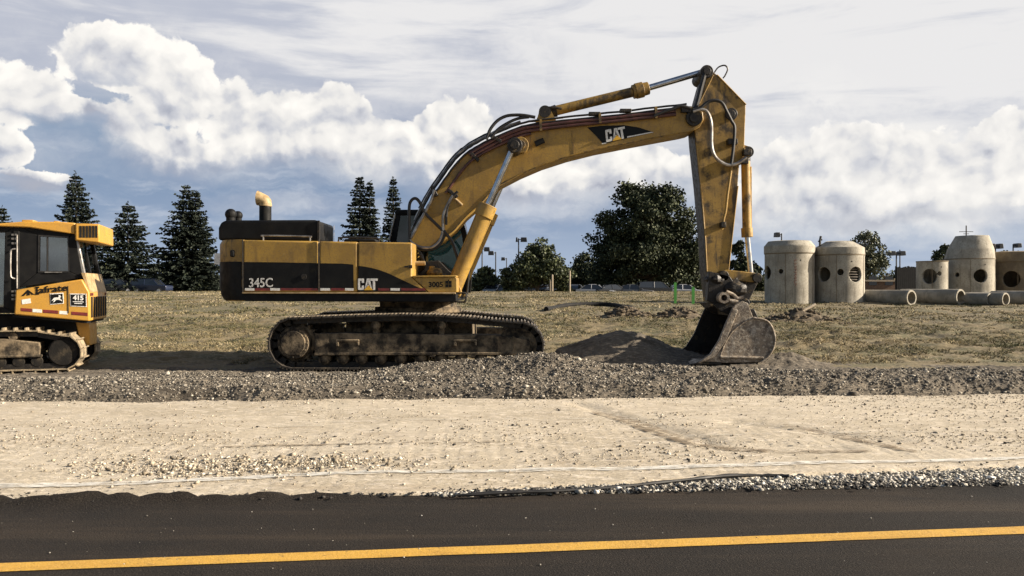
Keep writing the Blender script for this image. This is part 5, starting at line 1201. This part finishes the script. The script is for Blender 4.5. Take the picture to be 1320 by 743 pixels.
# ================================================================ PRECAST MANHOLES AND PIPES
def manhole(name, px, pw, d, prof, holes, mm, lab, cat='concrete manhole', zb=None, ecc=0, bars=None, parts=()):
    """prof: list of (radius fraction, pixel y); holes: (px, py, radius px). Wall grid with real openings."""
    yc = d * (1 + pw / 2 / FPX); r = pw / 2 / FPX * yc; cx = (px - PCX) / FPX * yc; d = yc; z0 = float(ghi(cx, yc)) - .12
    root = empty(name, (cx, yc, z0)); tag(root, lab, cat, 'precast concrete manholes')
    NA = 180; zs = []; rs = []; ex_ = []
    pz = [(f, EYE - (y - PCY) / FPX * d - z0) for f, y in prof]
    pz[0] = (pz[0][0], 0.0)
    Zl = []
    for i in range(len(pz) - 1):
        n = max(1, int(abs(pz[i + 1][1] - pz[i][1]) / .05))
        for k in range(n): t = k / n; Zl.append((pz[i][0] + (pz[i + 1][0] - pz[i][0]) * t, pz[i][1] + (pz[i + 1][1] - pz[i][1]) * t))
    Zl.append(pz[-1])
    a = np.linspace(0, 2 * np.pi, NA, endpoint=False)
    zmax = pz[-1][1]
    zseam = pz[1][1] if len(pz) > 1 else 0
    V = []
    for f, z in Zl:
        o = ecc * r * max(0, (z - zseam) / (zmax - zseam + 1e-6))
        for q in a: V.append([f * r * math.cos(q) + o, f * r * math.sin(q), z])
    V = np.array(V)
    H = []
    for hx, hy, hr in holes:
        # where the view ray meets the outer wall
        aa = (hx - PCX) / FPX; A = aa * aa + 1; B = -2 * (aa * cx + yc); Cc = cx * cx + yc * yc - r * r; disc = B * B - 4 * A * Cc
        if disc < 0: disc = 0
        dd = (-B - math.sqrt(disc)) / (2 * A); ang = math.atan2(dd - yc, aa * dd - cx); z = EYE - (hy - PCY) / FPX * dd - z0; H.append((ang, z, hr / FPX * dd))
    ang_v = np.tile(a, len(Zl)); zv = V[:, 2]
    inside = np.full(len(V), -1)
    U = []
    for i, (ha, hz, hr) in enumerate(H):
        du = (np.angle(np.exp(1j * (ang_v - ha)))) * r; dv = zv - hz; dist = np.hypot(du, dv); inside[dist < hr] = i; U.append((du, dv, dist))
    fs = []
    for j in range(len(Zl) - 1):
        for k in range(NA):
            q = (j * NA + k, j * NA + (k + 1) % NA, (j + 1) * NA + (k + 1) % NA, (j + 1) * NA + k)
            ins = [inside[v] for v in q]
            if all(v >= 0 for v in ins): continue
            fs.append(q)
    moved = set(v for q in fs for v in q if inside[v] >= 0)
    for v in moved:
        i = inside[v]; du, dv, dist = U[i][0][v], U[i][1][v], max(1e-4, U[i][2][v]); s = H[i][2] / dist
        na = H[i][0] + du * s / r; V[v][2] = H[i][1] + dv * s; V[v][0] = r * math.cos(na); V[v][1] = r * math.sin(na)
    mb = MB(); mb.v = [tuple(p) for p in V]; mb.f = fs; mb.m = [0] * len(fs)
    o = mb.build('wall', mm, root, angle=40)
    so = o.modifiers.new('wall_thickness', 'SOLIDIFY'); so.thickness = .16; so.offset = -1
    m = MB(); top = Zl[-1]; rt = top[0] * r; ox = ecc * r
    ring_ = [(rt - .02, zmax - .10), (rt - .02, zmax - .012), (rt * .55, zmax - .012), (rt * .55, zmax - .10)]
    m.lathe([(rt - .03, zmax - .11), (rt - .03, zmax - .004), (.38 * rt, zmax - .004), (.38 * rt, zmax - .11)], (ox, 0, 0), 40, cap=False); m.build('cover_slab', mm, root)
    for q in (-2.05, -.75):
        m = MB(); m.tube([((r + .004) * math.cos(q), (r + .004) * math.sin(q), z) for z in np.linspace(.05, pz[1][1] - .05, 6)], .016, 5); m.build('mould_seam', 'concrete_brown', root)
    for q in (-1.45,):
        zz = pz[1][1] * .86; m = MB(); m.cyl(((r - .02) * math.cos(q), (r - .02) * math.sin(q), zz), ((r + .006) * math.cos(q), (r + .006) * math.sin(q), zz), .04, n=12); m.build('lifting_point', 'interior', root)
    for f, z in pz[1:-1][:1]:
        m = MB(); m.lathe([(f * r + .012, z - .03), (f * r + .03, z), (f * r + .012, z + .03)], (0, 0, 0), 64, cap=False); m.build('joint_band', 'concrete_brown', root)
    if bars is not None:
        ha, hz, hr = H[bars]
        m = MB()
        for k in range(-2, 3):
            w = math.sqrt(max(0, 1 - (k / 3) ** 2)) * hr; zz = hz + k * hr / 3; P = [((r - .15) * math.cos(ha + t * w / r), (r - .15) * math.sin(ha + t * w / r), zz) for t in np.linspace(-1.05, 1.05, 7)]; m.tube(P, .035, 6)
        m.build('hole_grating', 'grate', root)
    return root, cx, yc, z0, r, H


M1 = manhole('manhole_riser', 1017.5, 61, 46, [(1.0, 390), (1.0, 327.5), (1.03, 326.8), (1.03, 318), (.86, 311.5), (.74, 311)], [(988.5, 352, 9), (1006.5, 350, 3.2)], 'concrete', 'tall shoulder-topped concrete manhole with reddish marks, first right of the bucket')
M2 = manhole('manhole_riser', 1081.5, 61, 46, [(1.0, 391), (1.0, 329.5), (1.02, 328.5), (1.0, 320), (.80, 316.5), (.52, 311.5)], [(1061.5, 354, 9.5), (1083.5, 351, 4.2), (1103.5, 354, 10)], 'concrete', 'chamfer-topped concrete manhole with three openings, one barred with a grating', bars=2)
M3 = manhole('manhole_riser', 1201.5, 37, 49, [(1.0, 382), (1.0, 337.5), (1.0, 337)], [(1198, 356.5, 9.6), (1211, 353, 2.8)], 'concrete', 'small short open-topped concrete manhole with one big opening')
M4 = manhole('manhole_riser', 1249.5, 58, 49.5, [(1.0, 384), (1.0, 334.5), (.99, 333), (.92, 322), (.68, 306), (.66, 304.5)], [(1264.5, 356, 8.8), (1233.5, 354.5, 3.2)], 'concrete', 'tallest concrete manhole with an off-centre cone top', ecc=.12)
M5 = manhole('manhole_riser', 1309, 64, 50, [(1.0, 386), (1.0, 338.5), (1.04, 338), (1.04, 326), (.98, 325)], [(1303.5, 360, 10.5)], 'concrete_brown', 'wide brown concrete manhole with a flat lid at the picture edge')
# lifting hook on M2, faded red lettering strokes on M1
rt, cx, yc, z0, r, H = M2; v = wp(1067, 312, 46); zt_ = v.z - z0; m = MB(); m.tube([(v.x - cx, -.2, zt_ - .25), (v.x - cx, -.2, zt_ + .15), (v.x - cx + .05, -.2, zt_ + .40)], .07, 8); m.tube([(v.x - cx - .1, -.2, zt_ + .08), (v.x - cx + .12, -.2, zt_ + .2)], .05, 6); m.build('lifting_hook', 'rubber', rt)
rt, cx, yc, z0, r, H = M1; m = MB(); random.seed(3)
MT['redmark'] = mat('faded_red_marker', (.20, .07, .05), (.30, .22, .17), scale=9, rough=.9)
for k in range(9):
    py = 335 + k * 3.9; hx = 1016; dd = yc - math.sqrt(max(0, r * r - .0)) ; ang = -math.pi / 2 - .10
    def S(u, w): return ((r + .008) * math.cos(ang + u), (r + .008) * math.sin(ang + u), EYE - (py + w - PCY) / FPX * 45 - z0)
    m.tube([S(-.05, 0), S(.05, random.uniform(-1, 1))], .022, 5); m.tube([S(random.choice((-.05, .05)), 0), S(random.uniform(-.05, .05), 2.6)], .02, 5)
m.build('marker_lettering', 'redmark', rt)

def conc_pipe(px, py, rad, d, L, ang, lab):
    v = wp(px, py, d); c = v; ax = Vector((math.cos(R(ang)), -math.sin(R(ang)), 0)); R1 = rad / FPX * d
    z = float(ghi(c.x, d)) + R1 - .05; root = empty('concrete_pipe', (c.x, d, min(z, c.z + .1) if abs(z - c.z) < .25 else c.z)); tag(root, lab, 'concrete pipe', 'concrete drain pipes on the grass')
    side = Vector((ax.y, -ax.x, 0)); up = Vector((0, 0, 1)); rg = []
    for (s, r_) in ((0, R1 * .76), (0, R1), (-.08, R1 * 1.0), (-L + .35, R1), (-L + .3, R1 * 1.0), (-L + .02, R1 * .99), (-L, R1 * .8), (-L, R1 * .76), (-.02, R1 * .76)):
        rg.append([ax * s + (side * math.cos(q) + up * math.sin(q)) * r_ for q in np.linspace(0, 2 * math.pi, 40, endpoint=False)])
    m = MB(); m.rings(rg + [rg[0]], cap=False); m.build('barrel', 'pipe', root, angle=40)
    rg = []
    for (s, r_) in ((.012, R1 * .78), (.012, R1 * .97), (-.05, R1 * 1.012), (-.10, R1 * 1.012)):
        rg.append([ax * s + (side * math.cos(q) + up * math.sin(q)) * r_ for q in np.linspace(0, 2 * math.pi, 40, endpoint=False)])
    m = MB(); m.rings(rg, cap=False); m.build('bell_rim', 'concrete', root, angle=40)
PA = 61
for px, py, rad, d, L, lab in ((1175, 383.3, 10.2, 44.5, 3.4, 'nearest large concrete pipe, lying first right of the barred manhole'), (1238.5, 384, 10.4, 44.3, 3.6, 'large concrete pipe lying in front of the small open-topped manhole'),
                               (1276.5, 388.3, 8.2, 43.5, 3.2, 'smaller concrete pipe lying in front of the cone-topped manhole'), (1296.5, 388.6, 8.8, 43.0, 2.6, 'concrete pipe with its open end centred below the brown lidded manhole, left of a pair'),
                               (1308.5, 387.6, 8.2, 45.0, 2.6, 'concrete pipe tucked behind the pair below the brown manhole'), (1331, 387, 9.5, 44, 2.2, 'concrete pipe cut off by the picture edge'), (1127, 381, 8, 49, 2.2, 'concrete pipe mostly hidden behind the nearest large pipe')):
    conc_pipe(px, py, rad, d, L, PA, lab)

def slab(name, px0, px1, py0, d, th, mm, lab, cat):
    a = wp(px0, py0, d); b = wp(px1, py0, d); z0 = float(ghi(a.x, d)) - .3
    return a, b, z0
# low brick building and dark fence behind the manholes
a, b, z0 = slab('', 1090, 1160, 361, 72, 0, '', '', ''); br = empty('brick_building', ((a.x + b.x) / 2, 72, z0)); tag(br, 'low brown brick building glimpsed behind the second manhole', 'building'); w = (b.x - a.x) / 2
m = MB(); m.box(-w, w, 0, 8, 0, a.z - z0 - .15); m.build('wall', 'brick', br); m = MB(); m.box(-w - .15, w + .15, -.15, 8.15, a.z - z0 - .15, a.z - z0); m.build('roof', 'wood', br)
for xx in (-w * .6, 0, w * .6): m = MB(); m.box(xx - .35, xx + .35, -.03, .02, .9, 1.7); m.build('window', 'carglass', br)
a, b, z0 = slab('', 1156, 1187, 344.5, 66, 0, '', '', ''); fn = empty('screen_fence', ((a.x + b.x) / 2, 66, z0)); tag(fn, 'dark solid fence between the browning bush and the small open-topped manhole', 'fence'); w = (b.x - a.x) / 2
m = MB(); n = 12
for k in range(n): x0 = -w + 2 * w * k / n; m.box(x0 + .01, x0 + 2 * w / n - .01, 0, .06, 0, a.z - z0 + .05 * math.sin(k * 2.1))
m.build('board_panel', 'fence', fn)
for xx in (-w, 0, w): m = MB(); m.box(xx - .06, xx + .06, .06, .18, 0, a.z - z0 + .08); m.build('fence_post', 'fence', fn)

# ================================================================ DEBRIS IN THE FIELD
# thin timber lying across a soil lump
a = wp(1010, 415, 29.6); b = wp(1051, 392.5, 30.0); m = MB(); m.tube([a, a.lerp(b, .5) + Vector((0, 0, .02)), b], [.07, .062, .055], 7); tag(m.build('timber_pole', 'wood'), 'pale timber pole leaning out of a dark soil heap right of the bucket', 'pole')
# arching black culvert hose half buried in the grass
P = []
for px, py in ((704, 402), (712, 398.5), (732, 396), (760, 395), (785, 395.2), (803, 397), (814, 400), (819, 405)):
    d = 2068 / (py - PCY + 24.9); q = wp(px, py, d); q.z = float(ghi(q.x, d)) + .07; P.append(q)
m = MB(); sp = smooth_path(P, 8); m.tube(sp, [.115 + .014 * (i % 2) for i in range(len(sp))], 10); tag(m.build('drain_hose', 'interior'), 'black ribbed drain hose arched over the dry grass behind the gravel pile', 'hose')
def clods(name, cx, cy, n, sx, sy, hh, lab, seed):
    rng = np.random.default_rng(seed); m = MB()
    P = rng.normal(size=(n, 2)) * (sx, sy)
    Xg, Yg_ = np.meshgrid(np.linspace(-2.4, 2.4, 42), np.linspace(-2.4, 2.4, 34)); Xw = cx + Xg * sx; Yw = cy + Yg_ * sy
    Zm = hh * np.exp(-(Xg ** 2 + Yg_ ** 2) / 1.3) * (.55 + .9 * fbm(Xw * 3, Yw * 3, seed, 4)) - .06; nx = 42
    base = ghi(Xw, Yw); V = np.stack([Xw.ravel(), Yw.ravel(), (base + Zm).ravel()], 1)
    i = np.arange(41 * 33); r_ = i // 41; c_ = i % 41; a_ = r_ * 42 + c_
    m.add([tuple(v) for v in V], [tuple(q) for q in np.stack([a_, a_ + 1, a_ + 43, a_ + 42], 1)])
    for x, y in P:
        s = rng.uniform(.03, .10); z = float(ghi(cx + x, cy + y)) + hh * math.exp(-((x / sx) ** 2 + (y / sy) ** 2) / 1.3) * .8; m.blob((cx + x, cy + y, z), s * 1.3, s, s * .8, int(rng.integers(1e6)), 4, .35)
    tag(m.build(name, 'soil', smooth=False, recalc=False), lab, 'soil heap', 'dark soil heaps in the grass')
clods('soil_heap', 6.7, 32.4, 80, .7, .4, .26, 'dark soil heap in the grass just left of the bucket top', 3)
clods('soil_heap', 10.75, 29.9, 120, .9, .5, .24, 'dark soil heap holding the leaning timber pole', 4)
clods('soil_heap', 4.75, 33.2, 80, .65, .4, .26, 'dark soil heap under the end of the arched drain hose', 5)

# ================================================================ SKY, SUN, CAMERA
SUN_EL, SUN_AZ = 23.0, 4.5        # degrees; the sun stands to the right, a little on the camera's side
sdir = Vector((math.cos(R(SUN_AZ)) * math.cos(R(SUN_EL)), -math.sin(R(SUN_AZ)) * math.cos(R(SUN_EL)), math.sin(R(SUN_EL))))
ld = bpy.data.lights.new('sun', 'SUN'); ld.energy = 5.0; ld.angle = R(.6); ld.color = (1.0, .88, .72)
lo = bpy.data.objects.new('sun', ld); COL.objects.link(lo); lo.rotation_euler = sdir.to_track_quat('Z', 'Y').to_euler(); lo.location = (30, -10, 40)

W_ = bpy.data.worlds.new('World'); SC.world = W_; W_.use_nodes = True; nt = W_.node_tree; nt.nodes.clear(); L = nt.links
def N(t, **k):
    n = nt.nodes.new(t)
    for a, b in k.items(): setattr(n, a, b)
    return n
def setin(i, v):
    if hasattr(v, 'is_linked'): L.new(v, i)
    elif isinstance(v, tuple): i.default_value = v if len(v) == len(i.default_value) else (*v, 1)
    else: i.default_value = v
def mth(op, a, b=0.0, c=0.0, clamp=False):
    n = N('ShaderNodeMath', operation=op, use_clamp=clamp)
    for i, v in enumerate((a, b, c)): setin(n.inputs[i], v)
    return n.outputs[0]
def mr(v, a, b, c=0.0, d=1.0, interp='SMOOTHSTEP'):
    n = N('ShaderNodeMapRange', interpolation_type=interp, clamp=True) if interp != 'LINEAR' else N('ShaderNodeMapRange', clamp=True)
    for i, q in enumerate((v, a, b, c, d)): setin(n.inputs[i], q)
    return n.outputs[0]
def mixc(f, a, b):
    n = N('ShaderNodeMix', data_type='RGBA'); setin(n.inputs[0], f); setin(n.inputs[6], a); setin(n.inputs[7], b); return n.outputs[2]
sky = N('ShaderNodeTexSky', sky_type='NISHITA'); sky.sun_disc = False; sky.sun_elevation = R(SUN_EL); sky.sun_rotation = R(90 + SUN_AZ); sky.air_density = 1.0; sky.dust_density = 2.5; sky.ozone_density = 1.0
SKYK = .10
tc = N('ShaderNodeTexCoord'); sp_ = N('ShaderNodeSeparateXYZ'); L.new(tc.outputs['Generated'], sp_.inputs[0])
AZ = mth('ARCTAN2', sp_.outputs[0], sp_.outputs[1]); EL = mth('ARCSINE', sp_.outputs[2])
cv = N('ShaderNodeCombineXYZ'); L.new(AZ, cv.inputs[0]); L.new(EL, cv.inputs[1])
def noise(vec, scale, det=8, ro=.55, dist=0.0, out=0, ztex=0.0):
    n = N('ShaderNodeTexNoise'); L.new(vec, n.inputs['Vector']); n.inputs['Scale'].default_value = scale; n.inputs['Detail'].default_value = det; n.inputs['Roughness'].default_value = ro; n.inputs['Distortion'].default_value = dist
    return n.outputs[out]
def mapv(vec, s=(1, 1, 1), t=(0, 0, 0)):
    n = N('ShaderNodeMapping'); L.new(vec, n.inputs[0]); n.inputs['Scale'].default_value = s; n.inputs['Location'].default_value = t; return n.outputs[0]
def vadd(a, b, k=1.0):
    s = N('ShaderNodeVectorMath', operation='SCALE'); L.new(b, s.inputs[0]); s.inputs['Scale'].default_value = k
    n = N('ShaderNodeVectorMath', operation='ADD'); L.new(a, n.inputs[0]); L.new(s.outputs[0], n.inputs[1]); return n.outputs[0]
def voro(vec, scale, det=3, ro=.55):
    n = N('ShaderNodeTexVoronoi', feature='SMOOTH_F1'); n.inputs['Smoothness'].default_value = .6; L.new(vec, n.inputs['Vector']); n.inputs['Scale'].default_value = scale; n.inputs['Detail'].default_value = det; n.inputs['Roughness'].default_value = ro; n.normalize = True
    return n.outputs['Distance']
ctr = N('ShaderNodeVectorMath', operation='SUBTRACT'); nz = N('ShaderNodeTexNoise'); L.new(cv.outputs[0], nz.inputs['Vector']); nz.inputs['Scale'].default_value = 9; nz.inputs['Detail'].default_value = 6; nz.inputs['Roughness'].default_value = .6
L.new(nz.outputs['Color'], ctr.inputs[0]); ctr.inputs[1].default_value = (.5, .5, .5)
warp = vadd(cv.outputs[0], ctr.outputs[0], .055)

def azel(px, py):
    u = (px - PCX) / FPX; v = (PCY - py) / FPX; return math.atan(u), math.atan(v * math.cos(math.atan(u)))
# cumulus masses: (px, py, half width px, half height px), and where their flat bases lie
# bright cumulus (px, py, half width, half height) and the dimmer banks behind them
CUM = [(8, 118, 70, 38), (70, 146, 60, 20), (2, 184, 34, 24), (150, 70, 70, 36), (222, 112, 48, 54), (165, 172, 38, 34), (215, 190, 70, 26), (310, 152, 44, 40), (345, 176, 46, 44), (400, 160, 60, 44), (452, 150, 30, 28), (478, 190, 64, 38), (530, 214, 52, 20), (340, 202, 160, 20),
       (590, 172, 54, 36), (690, 240, 120, 28), (640, 252, 70, 18), (790, 216, 90, 32), (855, 222, 56, 24), (960, 268, 50, 24), (1050, 262, 70, 22), (1120, 215, 110, 44), (1245, 250, 110, 38), (1300, 195, 60, 44), (1170, 276, 190, 18), (1010, 215, 50, 36), (40, 232, 58, 13)]
BANK = [(120, 60, 190, 52), (270, 120, 130, 60), (420, 150, 120, 46), (350, 215, 230, 26), (600, 150, 100, 56), (700, 110, 110, 60), (760, 240, 190, 34), (1060, 190, 130, 66), (1220, 220, 190, 76), (1160, 275, 220, 26), (390, 262, 130, 13), (60, 190, 70, 30)]
wx = N('ShaderNodeSeparateXYZ'); L.new(warp, wx.inputs[0])
def field(blobs, shift=(0, 0)):
    acc = None
    for px, py, w, h in blobs:
        a, el = azel(px, py); ra, re = w / FPX * math.cos(a) ** 2, h / FPX * math.cos(a)
        dx = mth('MULTIPLY_ADD', wx.outputs[0], 1 / ra, -(a + shift[0]) / ra); dy_ = mth('MULTIPLY_ADD', wx.outputs[1], 1 / re, -(el + shift[1]) / re)
        q = mth('MULTIPLY_ADD', dx, dx, mth('MULTIPLY', dy_, dy_)); f = mth('MULTIPLY_ADD', q, -.42, 1.0)
        acc = f if acc is None else mth('SMOOTH_MAX', acc, f, .3)
    return mth('MAXIMUM', acc, -1.5)
def puff(off, d1=4, d2=8, w1=1.25, w2=1.5):
    """cauliflower relief: rounded cells over broad lumps"""
    v = warp if off is None else mapv(warp, (1, 1, 1), off)
    b1 = voro(v, 17, d1, .6); n1 = noise(v, 13, d2, .56)
    return mth('ADD', mth('MULTIPLY_ADD', b1, -w1, w1 * .4), mth('MULTIPLY_ADD', n1, w2, -w2 / 2))
P0 = puff(None, 4, 8, 1.25, 1.9); Q0 = puff(None, 2.5, 5, 2.1, .7); PS = puff((.010, .014, 0), 2.5, 5, 2.1, .7)              # second sample a little nearer the sun
F0 = field(CUM); FB = field(CUM, (.010, .016))           # field moved to the sunny side
dens = mth('ADD', F0, mth('MULTIPLY', P0, .95))
grad = mth('SUBTRACT', F0, FB)                           # <0 on the sunlit upper right, >0 on the lower left
under = mr(grad, .02, .55)
hi = mth('MULTIPLY_ADD', under, .85, .58)
mask = mr(dens, .50, mth('ADD', hi, .05))
lit = mth('MULTIPLY_ADD', mth('SUBTRACT', Q0, PS), 1.35, .50)
shade = mth('ADD', lit, mth('MULTIPLY', grad, -.55))
shade = mth('ADD', shade, mth('MULTIPLY_ADD', noise(warp, 6, 3, .5), .7, -.36))
ccol = N('ShaderNodeValToRGB'); els = ccol.color_ramp.elements; els.new(.3); els.new(.55)
for i, (p, c) in enumerate(((.0, (.38, .40, .47)), (.25, (.57, .58, .62)), (.50, (.77, .755, .735)), (.85, (.93, .90, .85)))): els[i].position = p; els[i].color = (*c, 1)
L.new(shade, ccol.inputs[0])
# clear sky behind everything
skyc = N('ShaderNodeVectorMath', operation='SCALE'); L.new(sky.outputs[0], skyc.inputs[0]); skyc.inputs['Scale'].default_value = SKYK
haze_blue = mixc(mr(EL, .0, .14), (.37, .47, .63), (.135, .225, .43))
base = mixc(mth('MULTIPLY', mr(EL, 0.0, .34, .9, .0), mr(mth('ABSOLUTE', AZ), .9, 1.5, 1.0, .25)), skyc.outputs[0], haze_blue)
# veil of high cloud: thick overhead and to the right, streaked, ending overhead and behind
st = noise(mapv(cv.outputs[0], (1.2, 5.5, 1)), 2.6, 7, .55, .5); st2 = noise(mapv(cv.outputs[0], (1.3, 8, 1), (3, 1, 0)), 3.5, 8, .6, .4)
edge = mth('MULTIPLY_ADD', AZ, -.13, .150)               # where the veil starts: lower on the right
veil = mr(mth('SUBTRACT', mth('ADD', EL, mth('MULTIPLY_ADD', st, .26, -.13)), edge), -.07, .075, .10, .97)
high = mth('MULTIPLY', mr(EL, .42, .75, 1.0, .0), mr(mth('ABSOLUTE', AZ), .75, 1.3, 1.0, .24)); veil = mth('MULTIPLY', veil, high)
vt = mth('ADD', st2, mth('ADD', mr(AZ, -.6, .35, -.16, .12), mr(EL, .12, .34, -.06, .10)))
vcol = mixc(mr(vt, .36, .66), (.47, .495, .575), (.765, .755, .755))
col = mixc(veil, base, vcol)
# streaks of thin low cloud
sh = noise(mapv(warp, (1, 4.5, 1), (5, 2, 0)), 6, 8, .6); shm = mth('MULTIPLY', mr(sh, .46, .66), mth('MULTIPLY', mr(EL, .0, .05), mr(EL, .20, .13))); col = mixc(mth('MULTIPLY', shm, .55), col, (.56, .60, .67))
# dim banks
FK = field(BANK); pk = noise(mapv(warp, (1, 1.4, 1), (2, 7, 0)), 9, 8, .58); dk = mth('ADD', FK, mth('MULTIPLY_ADD', pk, 2.0, -1.0))
bk_ = mr(dk, .15, 1.15); bt = noise(mapv(warp, (1, 1.3, 1), (8, 3, 0)), 14, 7, .6)
col = mixc(mth('MULTIPLY', bk_, mr(AZ, -.1, .3, .42, .85)), col, mixc(mr(mth('ADD', bt, mr(AZ, -.5, .4, -.06, .08)), .36, .60), mixc(mr(AZ, 0, .3), (.40, .43, .52), (.60, .61, .65)), mixc(mr(AZ, 0, .3), (.68, .68, .70), (.80, .79, .775))))
col = mixc(mth('MULTIPLY', mask, mr(AZ, .10, .35, 1.0, .85)), col, ccol.outputs[0])
bg = N('ShaderNodeBackground'); L.new(col, bg.inputs[0]); bg.inputs[1].default_value = .50
L.new(bg.outputs[0], N('ShaderNodeOutputWorld').inputs[0]); W_.cycles.sampling_method = 'MANUAL'; W_.cycles.sample_map_resolution = 512

cd = bpy.data.cameras.new('camera'); cd.sensor_width = 36; cd.lens = 36 * FPX / 1320; cd.clip_end = 9000; cd.clip_start = .05
co = bpy.data.objects.new('camera', cd); COL.objects.link(co); co.location = (0, 0, EYE); co.rotation_euler = (math.pi / 2, 0, 0); SC.camera = co
SC.view_settings.view_transform = 'Standard'; SC.view_settings.look = 'None'; SC.view_settings.gamma = 1; SC.view_settings.use_curve_mapping = False
SC.view_settings.exposure = 1.15
SC.cycles.max_bounces = 6; SC.cycles.transparent_max_bounces = 12; SC.cycles.use_denoising = True
